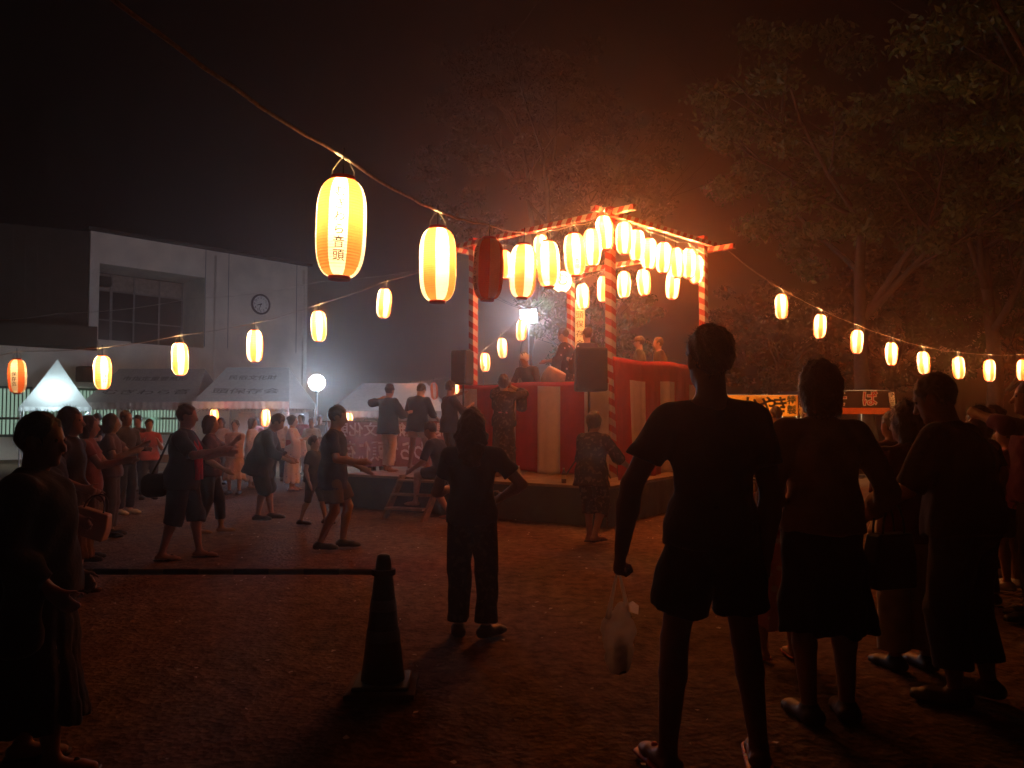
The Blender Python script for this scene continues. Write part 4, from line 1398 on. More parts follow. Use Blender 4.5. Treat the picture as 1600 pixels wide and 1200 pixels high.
def person(label, px, y, H=1.6, rz=0.0, z=0.0, lean=0.0, side=0.0, twist=0.0, pz=None, py=0.0, head=(0.0, 0.0), feet=None, arms=None, poles=(None, None),
           build=1.0, top=None, bottom=None, sash=None, hair=('short', None), shoes=None, skin=None, fine=False, h=None, curl=(0.5, 0.5), cat='person', group=None,
           hat=None, seed=0, seated=False, kpole=None):
    """local frame: faces +y, x to its right, feet at z 0. arms: wrist offsets from the shoulder as shares of the arm length (x outwards, y forward, z up)."""
    if h is None:
        h = 0.009 if fine else (0.013 if y < 7 else 0.017 if y < 11 else 0.023)
    W = build
    skin = skin or SKIN
    X = x_at(px, y, z)
    o = thing('person', label, cat, (X, y, z), math.radians(rz), group)
    feet = feet or ((-0.1, 0.0, 0, 8), (0.1, 0.0, 0, -8))
    arms = arms or ((0.14, 0.06, -0.95), (0.14, 0.06, -0.95))
    l_th, l_sh, ank = 0.245 * H, 0.243 * H, 0.042 * H
    if pz is None:
        fs = np.array([f[:2] for f in feet])
        sp = max(np.hypot(*(f - [sx * 0.05 * H, py])) for f, sx in zip(fs, (-1, 1)))
        lowest = min(f[2] for f in feet)
        pz = lowest + ank + math.sqrt(max(0.05, (0.995 * (l_th + l_sh)) ** 2 - sp ** 2))
    P = np.array([0, py, pz])
    up1 = n3([math.sin(side * 0.5), math.sin(lean * 0.55), math.cos(lean * 0.55)])
    up2 = n3([math.sin(side), math.sin(lean), math.cos(lean)])
    mid = P + up1 * 0.14 * H
    nb = mid + up2 * 0.155 * H                      # base of the neck
    lat1 = n3(np.cross(up1, [0, -1, 0]) * -1)
    lat1 = n3(np.array([1, 0, 0]) - up1 * up1[0])
    lat2 = n3(rot_axis(np.array([1, 0, 0]), up2, twist)); lat2 = n3(lat2 - up2 * (lat2 @ up2))
    fw2 = np.cross(up2, lat2)
    sw = 0.108 * H * (0.5 + 0.5 * W)
    Sh = [nb - up2 * 0.032 * H + s * lat2 * sw for s in (-1, 1)]
    l_ua, l_fa = 0.172 * H, 0.15 * H
    El, Wr = [], []
    for i, s in enumerate((-1, 1)):
        a = arms[i]
        t = Sh[i] + (lat2 * s * a[0] + fw2 * a[1] + np.array([0, 0, 1.0]) * a[2]) * (l_ua + l_fa)
        pole = (s * poles[i][0], poles[i][1], poles[i][2]) if poles[i] is not None else (s * 0.3, -0.9, -0.35)
        pole = lat2 * pole[0] + fw2 * pole[1] + np.array([0, 0, pole[2]])
        e, w = ik(Sh[i], t, l_ua, l_fa, pole)
        El.append(e); Wr.append(w)
    Hip = [P + s * lat1 * 0.052 * H * W for s in (-1, 1)]
    Kn, An = [], []
    for i, s in enumerate((-1, 1)):
        f = feet[i]
        t = np.array([f[0], f[1], f[2] + ank])
        kp = (kpole[i] if kpole else (s * 0.12 - math.sin(math.radians(f[3])) * 0.6, 1, 0.1))
        k_, a_ = ik(Hip[i], t, l_th, l_sh, kp)
        Kn.append(k_); An.append(a_)
    # head frame
    pitch, yaw = head
    hz_ = n3(rot_axis(up2 * 0.6 + np.array([0, 0, 0.4]), lat2, -pitch))
    hy_ = n3(rot_axis(fw2 - hz_ * (fw2 @ hz_), hz_, yaw))
    hx_ = np.cross(hy_, hz_)
    R = np.stack([hx_, hy_, hz_], 1)
    hc = nb + n3(up2 + hz_) * 0.03 * H + hz_ * 0.074 * H + hy_ * 0.008 * H
    hs = 0.9 * H + 0.16 if H > 1.0 else H        # heads vary less than height
    hs = hs * 1.05

    def hp(x, yy, zz):
        return hc + R @ (np.array([x, yy, zz]) * hs)

    # ---------------- body
    B = Field(h)
    B.ell(P + up1 * 0.01 * H, (0.088 * H * W, 0.068 * H * W, 0.075 * H), np.stack([lat1, np.cross(up1, lat1), up1], 1), 0.03)
    B.cap(P + up1 * 0.04 * H, mid, 0.06 * H * W, 0.06 * H * W, 0.05, lat=lat1, s=1.28)
    B.ell(mid + up2 * 0.07 * H, (0.088 * H * (0.4 + 0.6 * W), 0.064 * H * W, 0.1 * H), np.stack([lat2, fw2, up2], 1), 0.05)
    for s, q in ((-1, 0), (1, 1)):
        B.cap(nb + s * lat2 * 0.012 * H - up2 * 0.012 * H, Sh[q] - s * lat2 * 0.012 * H, 0.027 * H, 0.035 * H, 0.03)
    B.cap(nb - up2 * 0.02 * H, hp(0, -0.012, -0.03), 0.037 * H, 0.032 * H, 0.03)
    B.ell(hp(0, -0.006, 0.012), np.array([0.0445, 0.056, 0.057]) * hs, R, 0.012)
    B.ell(hp(0, 0.014, -0.028), np.array([0.035, 0.038, 0.045]) * hs, R, 0.02)
    if h < 0.016:
        B.cap(hp(0, 0.05, 0.004), hp(0, 0.062, -0.018), 0.006 * hs, 0.009 * hs, 0.008)       # nose
        B.ell(hp(0, 0.042, 0.017), np.array([0.026, 0.010, 0.006]) * hs, R, 0.01)             # brow
        B.ell(hp(0, 0.048, -0.036), np.array([0.014, 0.006, 0.007]) * hs, R, 0.006)           # lips
        B.ell(hp(0, 0.044, -0.056), np.array([0.014, 0.01, 0.01]) * hs, R, 0.015)             # chin
        for s in (-1, 1):
            B.ell(hp(s * 0.046, -0.008, -0.006), np.array([0.006, 0.012, 0.019]) * hs, R, 0.004)  # ears
    else:
        B.cap(hp(0, 0.048, 0.004), hp(0, 0.058, -0.018), 0.008 * hs, 0.011 * hs, 0.01)
    for i, s in enumerate((-1, 1)):
        B.cap(Sh[i], El[i], 0.032 * H * (0.4 + 0.6 * W), 0.025 * H, 0.025)
        B.cap(El[i], El[i] + (Wr[i] - El[i]) * 0.35, 0.025 * H, 0.0265 * H, 0.012)
        B.cap(El[i] + (Wr[i] - El[i]) * 0.3, Wr[i], 0.0265 * H, 0.0165 * H, 0.012)
        # hand
        d = n3(Wr[i] - El[i])
        inw = -s * lat2
        pn = n3(inw - d * (inw @ d))                 # palm faces the body
        acr = np.cross(d, pn) * 1.0                  # towards the little finger or thumb
        fwd = fw2 - d * (fw2 @ d)
        if acr @ fwd < 0:
            acr = -acr                               # thumb side looks forward
        cu = curl[i]
        pl = 0.052 * H
        kn_ = Wr[i] + d * pl
        B.cap(Wr[i], kn_ - d * 0.008, 0.0125 * H, 0.0125 * H, 0.012, lat=acr, s=1.75)
        if h <= 0.0135:
            for q in range(4):
                off = (1.5 - q) * 0.0108 * H
                ln = (0.043, 0.049, 0.046, 0.036)[q] * H
                p0 = kn_ + acr * off - d * 0.01
                a_ = 0.15
                dirs = d
                for sgm, fr in enumerate((0.46, 0.3, 0.24)):
                    a_ += cu * (0.75 if sgm == 0 else 1.0)
                    dirs = n3(d * math.cos(a_) + pn * math.sin(a_))
                    p1 = p0 + dirs * ln * fr
                    B.cap(p0, p1, (0.0054 - 0.0004 * sgm) * H, (0.005 - 0.0004 * sgm) * H, 0.003)
                    p0 = p1
            t0 = Wr[i] + d * 0.014 * H + acr * 0.017 * H
            t1 = t0 + n3(d * 0.75 + acr * 0.65 + pn * 0.35) * 0.028 * H
            t2 = t1 + n3(d * 0.85 + acr * (0.35 - cu * 0.3) + pn * (0.3 + 0.5 * cu)) * 0.026 * H
            B.cap(t0, t1, 0.0075 * H, 0.006 * H, 0.006)
            B.cap(t1, t2, 0.006 * H, 0.005 * H, 0.003)
        else:
            dd = n3(d + pn * cu * 0.7)
            B.cap(kn_ - d * 0.01, kn_ + dd * 0.035 * H, 0.0115 * H, 0.008 * H, 0.008, lat=acr, s=1.6)
            B.cap(Wr[i] + d * 0.012 * H + acr * 0.015 * H, Wr[i] + d * 0.05 * H + acr * 0.026 * H, 0.009 * H, 0.007 * H, 0.008)
        # leg and foot
        B.cap(Hip[i], Kn[i], 0.05 * H * W, 0.033 * H * (0.4 + 0.6 * W), 0.03)
        c1 = Kn[i] + (An[i] - Kn[i]) * 0.3 - np.array([0, 0.01, 0])
        B.cap(Kn[i], c1, 0.032 * H, 0.034 * H * (0.4 + 0.6 * W), 0.015)
        B.cap(c1, An[i], 0.033 * H * (0.4 + 0.6 * W), 0.02 * H, 0.015)
        fa = math.radians(feet[i][3])
        fd = np.array([-math.sin(fa), math.cos(fa), 0])
        z0 = feet[i][2]
        sole = lambda q, zz: np.array([q[0], q[1], z0 + zz])
        heel = An[i] - fd * 0.022 * H; ball = An[i] + fd * 0.075 * H; toe = An[i] + fd * 0.108 * H
        fl = [((0, 0, z0 + 0.002), (0, 0, -1))]
        B.cap(sole(heel, 0.02 * H), sole(ball, 0.016 * H), 0.02 * H, 0.018 * H, 0.015, cut=fl, lat=np.cross(fd, [0, 0, 1]), s=1.3)
        B.cap(sole(ball, 0.014 * H), sole(toe, 0.012 * H), 0.017 * H, 0.013 * H, 0.012, cut=fl, lat=np.cross(fd, [0, 0, 1]), s=1.6)
        B.cap(An[i], sole(An[i], 0.02 * H) + fd * 0.03 * H, 0.02 * H, 0.018 * H, 0.02, cut=fl)
        if shoes:
            Fh = Field(min(h, 0.012))
            if shoes[0] == 'sandal':
                Fh.cap(sole(heel, 0.0) - fd * 0.005 * H, sole(toe, 0.0), 0.024 * H, 0.024 * H, 0.01, cut=[((0, 0, z0 + 0.012), (0, 0, 1)), ((0, 0, z0 - 0.004), (0, 0, -1))], lat=np.cross(fd, [0, 0, 1]), s=1.3)
                rt_ = np.cross(fd, [0, 0, 1])
                Fh.cap(sole(ball, 0.0) - rt_ * 0.026 * H - fd * 0.03 * H, sole(ball, 0.034 * H) - fd * 0.012 * H, 0.006 * H, 0.0075 * H, 0.004)
                Fh.cap(sole(ball, 0.0) + rt_ * 0.026 * H - fd * 0.03 * H, sole(ball, 0.034 * H) - fd * 0.012 * H, 0.006 * H, 0.0075 * H, 0.004)
                Fh.cap(sole(ball, 0.034 * H) - fd * 0.012 * H, sole(toe, 0.012 * H), 0.0075 * H, 0.004 * H, 0.004)
            else:
                Fh.cap(sole(heel, 0.02 * H), sole(ball, 0.018 * H), 0.027 * H, 0.024 * H, 0.015, cut=fl, lat=np.cross(fd, [0, 0, 1]), s=1.25)
                Fh.cap(sole(ball, 0.014 * H), sole(toe, 0.012 * H), 0.023 * H, 0.019 * H, 0.015, cut=fl, lat=np.cross(fd, [0, 0, 1]), s=1.5)
                Fh.cap(sole(An[i], 0.03 * H), sole(An[i], 0.05 * H), 0.027 * H, 0.025 * H, 0.02, cut=[((0, 0, z0 + 0.055 * H), (0, 0, 1))])
            link('shoe', np_mesh('shoe', *Fh.mesh(), shoes[1]), o)
    link('body', np_mesh('body', *B.mesh(), skin), o)
    if h < 0.016:
        for s in (-1, 1):
            E = MB().lathe([(0.0005, -0.006 * hs), (0.0045 * hs, -0.003 * hs), (0.006 * hs, 0), (0.0045 * hs, 0.003 * hs), (0.0005, 0.006 * hs)], 8)
            c = hp(s * 0.018, 0.0445, 0.006)
            E.build('eye', EYE, o, smooth=True, loc=tuple(c))

    # ---------------- clothes
    hg = max(h, 0.011)
    rs = random.Random(seed + int(px))
    if bottom:
        kind, m = bottom[0], bottom[1]
        opt = bottom[2] if len(bottom) > 2 else {}
        G = Field(hg)
        e = opt.get('ease', 0.014)
        zw = opt.get('waist', 0.075)
        G.cuts.append((P + up1 * zw * H, up1))
        G.ell(P + up1 * 0.01 * H, (0.09 * H * W + e, 0.071 * H * W + e, 0.095 * H), np.stack([lat1, np.cross(up1, lat1), up1], 1), 0.03)
        G.cap(P, P + up1 * 0.1 * H, 0.07 * H * W + e, 0.062 * H * W + e, 0.03, lat=lat1, s=1.25)
        fold = None
        if kind in ('pants', 'shorts'):
            fr = opt.get('len', 0.97 if kind == 'pants' else 0.75)   # share of hip..ankle
            fl_ = opt.get('flare', 0.0)
            for i in range(2):
                if fr < 0.5:
                    end = Hip[i] + (Kn[i] - Hip[i]) * (fr / 0.5)
                    dd = n3(Kn[i] - Hip[i])
                    G.cap(Hip[i], end + dd * 0.05, 0.056 * H * W + e, 0.042 * H * W + e + fl_, 0.025, cut=[(end, dd)])
                else:
                    G.cap(Hip[i], Kn[i], 0.054 * H * W + e, 0.036 * H * W + e + fl_ * 0.5, 0.025)
                    end = Kn[i] + (An[i] - Kn[i]) * ((fr - 0.5) / 0.5)
                    dd = n3(An[i] - Kn[i])
                    G.cap(Kn[i], end + dd * 0.05, 0.036 * H * W + e + fl_ * 0.5, 0.03 * H * W + e + fl_, 0.02, cut=[(end, dd)])
        else:
            zh = opt.get('hem', 0.3) * H + min(f[2] for f in feet)
            rb = opt.get('r', 0.16) * H
            cx = (An[0] + An[1]) / 2 if not seated else (Kn[0] + Kn[1]) / 2
            tt = (P[2] - zh) / max(0.05, P[2] - cx[2])
            hemc = P + (cx - P) * min(1, tt)
            hemc[2] = zh
            G.cap(P, hemc - np.array([0, 0, 0.06]), 0.078 * H * W + e, rb, 0.04, cut=[((0, 0, zh), (0, 0, -1))], lat=(1, 0, 0), s=1.22)
            fold = (hemc, opt.get('folds', 9), opt.get('amp', 0.012), P[2], zh)
        V_, F_ = G.mesh(0.0055 if hg < 0.015 else 0.004, 19, seed + 3, fold)
        link({'pants': 'trousers', 'shorts': 'shorts', 'skirt': 'skirt', 'robe': 'robe_skirt'}[kind], np_mesh(kind, V_, F_, m), o)
    if top:
        kind, m = top[0], top[1]
        opt = top[2] if len(top) > 2 else {}
        G = Field(hg)
        e = opt.get('ease', 0.016)
        hem = opt.get('hem', 0.035)
        hp_ = P - up1 * hem * H
        tc_ = [(hp_, -up1)]
        G.ell(mid + up2 * 0.065 * H, (0.092 * H * (0.4 + 0.6 * W) + e, 0.066 * H * W + e, 0.105 * H), np.stack([lat2, fw2, up2], 1), 0.05)
        G.cap(mid + up2 * 0.05 * H, P + up1 * 0.03 * H, 0.066 * H * W + e, 0.068 * H * W + e, 0.05, lat=lat1, s=1.3)
        e2 = e + 0.012 + (bottom[2].get('ease', 0.014) if bottom and len(bottom) > 2 else 0.014)
        G.ell(P + up1 * 0.01 * H, (0.09 * H * W + e2, 0.071 * H * W + e2, 0.11 * H), np.stack([lat1, np.cross(up1, lat1), up1], 1), 0.03, cut=tc_)
        G.cap(P + up1 * 0.05 * H, hp_ - up1 * 0.08, 0.07 * H * W + e, 0.074 * H * W + e2 + opt.get('flare', 0.0), 0.03, cut=tc_, lat=lat1, s=1.3)
        for s, q in ((-1, 0), (1, 1)):
            G.cap(nb + s * lat2 * 0.014 * H - up2 * 0.014 * H, Sh[q] - s * lat2 * 0.012 * H, 0.028 * H + e * 0.4, 0.036 * H + e * 0.4, 0.03)
        G.cap(nb - up2 * 0.03 * H, nb + up2 * (0.012 * H + opt.get('collar', 0.0)), 0.05 * H, 0.036 * H, 0.03, cut=[(nb + up2 * (0.014 * H + opt.get('collar', 0.0)), up2)])
        sl = opt.get('sleeve', 0.62)        # share of upper arm, above 1 reaches down the forearm
        sf = opt.get('sflare', 0.008)
        for i in range(2):
            if sl <= 0:
                continue
            ar = 0.031 * H * (0.4 + 0.6 * W) + e * 0.6
            if sl <= 1:
                end = Sh[i] + (El[i] - Sh[i]) * sl; dd = n3(El[i] - Sh[i])
                G.cap(Sh[i], end + dd * 0.04, ar, 0.026 * H + e * 0.7 + sf, 0.03, cut=[(end, dd)])
            else:
                G.cap(Sh[i], El[i], ar, 0.026 * H + e * 0.6 + sf * 0.5, 0.03)
                end = El[i] + (Wr[i] - El[i]) * (sl - 1); dd = n3(Wr[i] - El[i])
                G.cap(El[i], end + dd * 0.04, 0.026 * H + e * 0.6 + sf * 0.5, 0.019 * H + e * 0.5 + sf, 0.015, cut=[(end, dd)])
                if opt.get('kimono'):
                    dn = np.array([0, 0, -1.0])
                    c_ = El[i] + (end - El[i]) * 0.4
                    lt_ = n3(np.cross(dd, dn)) if np.linalg.norm(np.cross(dd, dn)) > 0.1 else lat2
                    G.cap(c_, c_ + dn * opt['kimono'] * H, 0.035 * H, 0.04 * H, 0.02, lat=n3(end - El[i] - dn * ((end - El[i]) @ dn)) if np.linalg.norm((end - El[i])[:2]) > 0.05 else lat1, s=1.5)
        V_, F_ = G.mesh(0.006 if hg < 0.015 else 0.0042, 17, seed + 7)
        link({'tee': 'shirt', 'shirt': 'shirt', 'coat': 'coat', 'robe': 'robe_top', 'happi': 'happi_coat'}[kind], np_mesh(kind, V_, F_, m), o)
    if sash:
        G = Field(hg)
        z0, z1 = sash[1], sash[2]
        G.cap(P + up1 * z0 * H, P + up1 * z1 * H, 0.068 * H * W + 0.028, 0.066 * H * W + 0.028, 0.01, cut=[(P + up1 * z0 * H, -up1), (P + up1 * z1 * H, up1)], lat=lat1, s=1.3)
        link('sash', np_mesh('sash', *G.mesh(0.001, 20, seed), sash[0]), o)

    # ---------------- hair
    kind, m = hair
    m = m or HAIR
    G = Field(min(h, 0.012))
    if kind != 'bald':
        G.ell(hp(0, -0.013, 0.018), np.array([0.0495, 0.059, 0.061]) * hs, R, 0.01)
        if kind in ('bob', 'long', 'bun'):
            G.ell(hp(0, -0.02, -0.004), np.array([0.053, 0.052, 0.058]) * hs, R, 0.02)
        if kind == 'bob':
            G.cap(hp(0, -0.02, 0.0), hp(0, -0.026, -0.06), 0.048 * hs, 0.038 * hs, 0.02, lat=hx_, s=1.2, cut=[(hp(0, 0, -0.078), -hz_)])
        if kind == 'long':
            bk = nb - fw2 * 0.055 * H - up2 * 0.06 * H
            G.cap(hp(0, -0.028, 0.0), hp(0, -0.03, -0.06), 0.046 * hs, 0.04 * hs, 0.02, lat=hx_, s=1.25)
            G.cap(hp(0, -0.03, -0.05), bk, 0.038 * hs, 0.022 * hs, 0.02, lat=hx_, s=1.9)
        if kind == 'bun':
            G.ell(hp(0, -0.062, 0.03), np.array([0.026, 0.024, 0.025]) * hs, R, 0.012)
        G.sub.append(('e', hp(0, 0.058, -0.022), np.array([0.05 if kind == 'short' else 0.04, 0.05, 0.062]) * hs, R, 0.0, None))
        if kind == 'short':
            G.sub.append(('e', hp(0, 0.02, -0.085), np.array([0.09, 0.085, 0.06]) * hs, R, 0.0, None))
            for s in (-1, 1):
                G.sub.append(('e', hp(s * 0.052, 0.0, -0.012), np.array([0.018, 0.024, 0.026]) * hs, R, 0.0, None))
        V_, F_ = G.mesh(0.0026 * hs, 85, seed + 11)
        ho = link('hair', np_mesh('hair', V_, F_, m), o)
        if h < 0.0135 and len(V_):
            # loose strands that break the outline
            r2 = np.random.RandomState(seed + 5)
            q = V_[r2.randint(0, len(V_), 2600)]
            nn = q - np.array(hc); nn /= np.linalg.norm(nn, axis=1)[:, None]
            g_ = np.array([0, 0, -1.0]) - hy_ * 0.25
            dn = g_ - nn * (nn @ g_)[:, None] + nn * r2.uniform(0.05, 0.5, (len(q), 1)) + r2.normal(0, 0.25, q.shape)
            dn /= np.linalg.norm(dn, axis=1)[:, None]
            ln = r2.uniform(0.012, 0.034, (len(q), 1)) * (1.4 if kind != 'short' else 0.8)
            sd_ = np.cross(dn, nn) * 0.0011
            b0 = q - nn * 0.002
            SV = np.stack([b0 - sd_, b0 + sd_, b0 + dn * ln + nn * 0.002 + sd_ * 0.3, b0 + dn * ln + nn * 0.002 - sd_ * 0.3], 1).reshape(-1, 3)
            link('loose_strands', np_mesh('loose_strands', SV, np.arange(len(SV)).reshape(-1, 4), m), ho)
    if hat:
        G = Field(min(h, 0.014))
        if hat[0] == 'scarf':
            G.ell(hp(0, -0.012, 0.018), np.array([0.054, 0.064, 0.058]) * hs, R, 0.01)
            G.cap(hp(0, -0.05, 0.0), hp(0, -0.075, -0.05), 0.02 * hs, 0.012 * hs, 0.015)
            G.sub.append(('e', hp(0, 0.06, -0.03), np.array([0.05, 0.055, 0.06]) * hs, R, 0.0, None))
            G.cuts.append((hp(0, 0, -0.02), -n3(hz_ + hy_ * 0.0)))
        else:
            G.ell(hp(0, -0.008, 0.02), np.array([0.054, 0.064, 0.056]) * hs, R, 0.01)
            G.cuts.append((hp(0, 0, 0.006), -hz_))
            G.ell(hp(0, 0.07, 0.012), np.array([0.042, 0.04, 0.006]) * hs, R, 0.01)
        link('headscarf' if hat[0] == 'scarf' else 'cap', np_mesh('hat', *G.mesh(0.001, 30, seed), hat[1]), o)

    Mw = Matrix.Translation((X, y, z)) @ Matrix.Rotation(math.radians(rz), 4, 'Z')
    J = {'wrist': [Mw @ Vector(w) for w in Wr], 'elbow': [Mw @ Vector(e) for e in El], 'shoulder': [Mw @ Vector(s) for s in Sh], 'head': Mw @ Vector(hc), 'pelvis': Mw @ Vector(P),
         'hand': [Mw @ Vector(Wr[i] + n3(Wr[i] - El[i]) * 0.055 * H) for i in range(2)], 'M': Mw, 'obj': o, 'mouth': Mw @ Vector(hp(0, 0.06, -0.036))}
    return J


# ------------------------------------------------------------------ people
C_black = cloth_mat('black_cotton', (0.014, 0.014, 0.016))
C_char = cloth_mat('charcoal_cotton', (0.04, 0.038, 0.038))
C_navy = cloth_mat('navy_cotton', (0.015, 0.02, 0.045))
C_denim = cloth_mat('blue_denim', (0.05, 0.07, 0.12))
C_tan = cloth_mat('tan_knit', (0.4, 0.25, 0.15))
C_maroon = cloth_mat('dark_red_cotton', (0.13, 0.018, 0.018))
C_beige = cloth_mat('beige_linen', (0.42, 0.32, 0.21))
C_white = cloth_mat('white_cotton', (0.68, 0.66, 0.63))
C_cream = cloth_mat('cream_cotton', (0.6, 0.46, 0.34))
C_pink = cloth_mat('pink_cotton', (0.6, 0.2, 0.22))
C_red = cloth_mat('red_cotton', (0.5, 0.03, 0.035))
C_brown = cloth_mat('brown_cotton', (0.1, 0.065, 0.04))
C_grey = cloth_mat('grey_cotton', (0.16, 0.16, 0.165))
C_olive = pattern_mat('olive_mottled_print', (0.022, 0.02, 0.014), (0.05, 0.042, 0.028), 26, 0.55)
C_jinbei = pattern_mat('dark_figured_cotton', (0.02, 0.018, 0.02), (0.14, 0.11, 0.085), 22, 0.56)
C_floral = pattern_mat('navy_floral_cotton', (0.016, 0.016, 0.04), (0.5, 0.36, 0.42), 9, 0.16, 'flower')
C_pinkfl = pattern_mat('pink_floral_cotton', (0.62, 0.3, 0.3), (0.75, 0.68, 0.62), 11, 0.2, 'flower')
C_whitefl = pattern_mat('white_floral_cotton', (0.68, 0.66, 0.66), (0.3, 0.32, 0.5), 10, 0.13, 'flower')
C_stripe = pattern_mat('black_and_white_stripes', (0.6, 0.58, 0.55), (0.02, 0.02, 0.02), 9, 0.5, 'wave')
C_purple = cloth_mat('purple_cotton', (0.1, 0.02, 0.07))
S_black = mat('black_shoe', (0.012, 0.012, 0.012), 0.5, 0.4)
S_white = mat('white_sneaker', (0.6, 0.6, 0.58), 0.5, 0.3)
S_red = mat('orange_sandal', (0.5, 0.06, 0.03), 0.5, 0.4)
S_brown = mat('brown_sandal', (0.07, 0.04, 0.025), 0.5, 0.4)
HANG = (0.14, 0.06, -0.95)
g1, g2, g3, g4 = 'onlookers in the right foreground', 'dancers and onlookers on the left', 'dancers on the stage deck', 'musicians on the tower'

# right foreground
MAN = person('man in dark tee and black shorts seen from behind, carrying a white plastic bag', 1117, 3.42, 1.87, 3, top=('tee', C_char, {'sleeve': 0.62, 'ease': 0.02, 'hem': 0.02, 'sflare': 0.014}),
             bottom=('shorts', C_black, {'len': 0.36, 'flare': 0.035, 'ease': 0.02}), shoes=('sandal', S_red), hair=('short', None), fine=True,
             feet=((-0.2, 0.0, 0, 14), (0.2, 0.03, 0, -14)), arms=((0.32, 0.04, -0.92), (0.08, 0.05, -0.97)), poles=((0.9, -0.5, 0.0), None), curl=(1.25, 0.9), head=(0.05, 0.12), build=0.9, group=g1, seed=1)
W2 = person('woman with bobbed hair in tan long sleeves and dark skirt, seen from behind', 1290, 3.95, 1.755, 4, top=('shirt', C_tan, {'sleeve': 1.85, 'ease': 0.022, 'hem': 0.0, 'sflare': 0.006}),
            bottom=('skirt', C_black, {'hem': 0.255, 'r': 0.115, 'folds': 7, 'amp': 0.008}), shoes=('shoe', S_brown), hair=('bob', HAIR_B), fine=True, h=0.011,
            feet=((-0.08, 0.0, 0, 5), (0.12, 0.02, 0, -14)), arms=((0.22, 0.12, -0.92), (0.2, 0.28, -0.72)), head=(0.08, 0.25), group=g1, seed=2)
W3 = person('short woman in dark red top and pale wide trousers, right of the tan top', 1428, 4.75, 1.57, 12, top=('tee', C_maroon, {'sleeve': 0.8}), bottom=('pants', C_beige, {'len': 0.93, 'flare': 0.03}),
            shoes=('shoe', S_black), hair=('bob', HAIR_B), feet=((-0.1, 0.03, 0, 5), (0.09, 0.0, 0, -5)), arms=((0.1, 0.3, -0.75), (0.1, 0.35, -0.7)), head=(0.1, 0.2), group=g1, seed=3)
W4 = person('grey haired man in dark shirt and rolled jeans, bending towards the left', 1515, 4.25, 1.73, 42, lean=0.16, top=('shirt', C_char, {'sleeve': 0.95, 'ease': 0.035, 'hem': 0.02, 'collar': 0.015}),
            bottom=('pants', C_denim, {'len': 0.86, 'flare': 0.012, 'ease': 0.022}), shoes=('shoe', S_brown), hair=('short', HAIR_G), build=1.15, feet=((-0.13, 0.02, 0, 10), (0.14, -0.05, 0, -10)),
            arms=((0.1, 0.66, -0.55), (0.2, 0.35, -0.7)), head=(0.3, 0.15), h=0.011, group=g1, seed=4)
person('child in pink flowered robe with red sash beside the man with the bag', 1216, 5.0, 1.22, 10, top=('robe', C_pinkfl, {'sleeve': 1.6, 'kimono': 0.16}), bottom=('robe', C_pinkfl, {'hem': 0.16, 'r': 0.12, 'amp': 0.006}),
       sash=(C_red, 0.05, 0.16), shoes=('sandal', S_red), hair=('bun', None), arms=((0.15, 0.2, -0.8), (0.15, 0.2, -0.8)), group=g1, seed=5, skin=SKIN_P)
person('person in white top with dark shoulder strap, facing left near the right edge', 1556, 7.6, 1.6, 70, top=('tee', C_white), bottom=('pants', C_navy), hair=('bun', HAIR_B), shoes=('shoe', S_white), arms=((0.1, 0.4, -0.6), (0.1, 0.35, -0.7)), group=g1, seed=6, skin=SKIN_P)
person('child in pink shirt near the right edge', 1581, 7.0, 1.45, 40, top=('tee', C_pink), bottom=('shorts', C_denim, {'len': 0.45}), hair=('short', HAIR_B), shoes=('shoe', S_white), arms=((0.1, 0.5, -0.4), (0.2, 0.3, -0.7)), group=g1, seed=7)
person('tall person in purple cut off by the right edge, hand raised', 1622, 5.9, 1.76, 60, top=('shirt', C_purple, {'sleeve': 1.5}), bottom=('pants', C_black), hair=('short', None), shoes=('shoe', S_black), arms=((0.1, 0.6, 0.2), HANG), group=g1, seed=8)
person('dark haired person in black behind the grey haired man', 1537, 6.4, 1.57, 25, top=('tee', C_black), bottom=('pants', C_black), hair=('bob', None), shoes=('shoe', S_black), group=g1, seed=9)
person('person with bent arm raised to the face, behind the dark red top', 1398, 7.2, 1.53, 20, top=('tee', C_maroon, {'sleeve': 0.5}), bottom=('skirt', C_white, {'hem': 0.3, 'r': 0.12}), hair=('short', HAIR_B), shoes=('shoe', S_black), arms=((0.45, 0.35, 0.12), (0.1, 0.5, -0.1)), poles=((0.8, 0, -0.5), None), group=g1, seed=10)
person('customer in pale tee and grey trousers facing the squid stall', 1214, 12.2, 1.66, 25, top=('tee', C_cream), bottom=('pants', C_grey), hair=('short', HAIR_B), shoes=('shoe', S_black), arms=((0.1, 0.45, -0.55), HANG), group=g1, seed=11)
person('child in striped shirt seen past the arm of the man with the bag', 1204, 8.2, 1.2, 10, top=('tee', C_stripe), bottom=('shorts', C_red, {'len': 0.4}), hair=('short', None), shoes=('shoe', S_white), group=g1, seed=12)

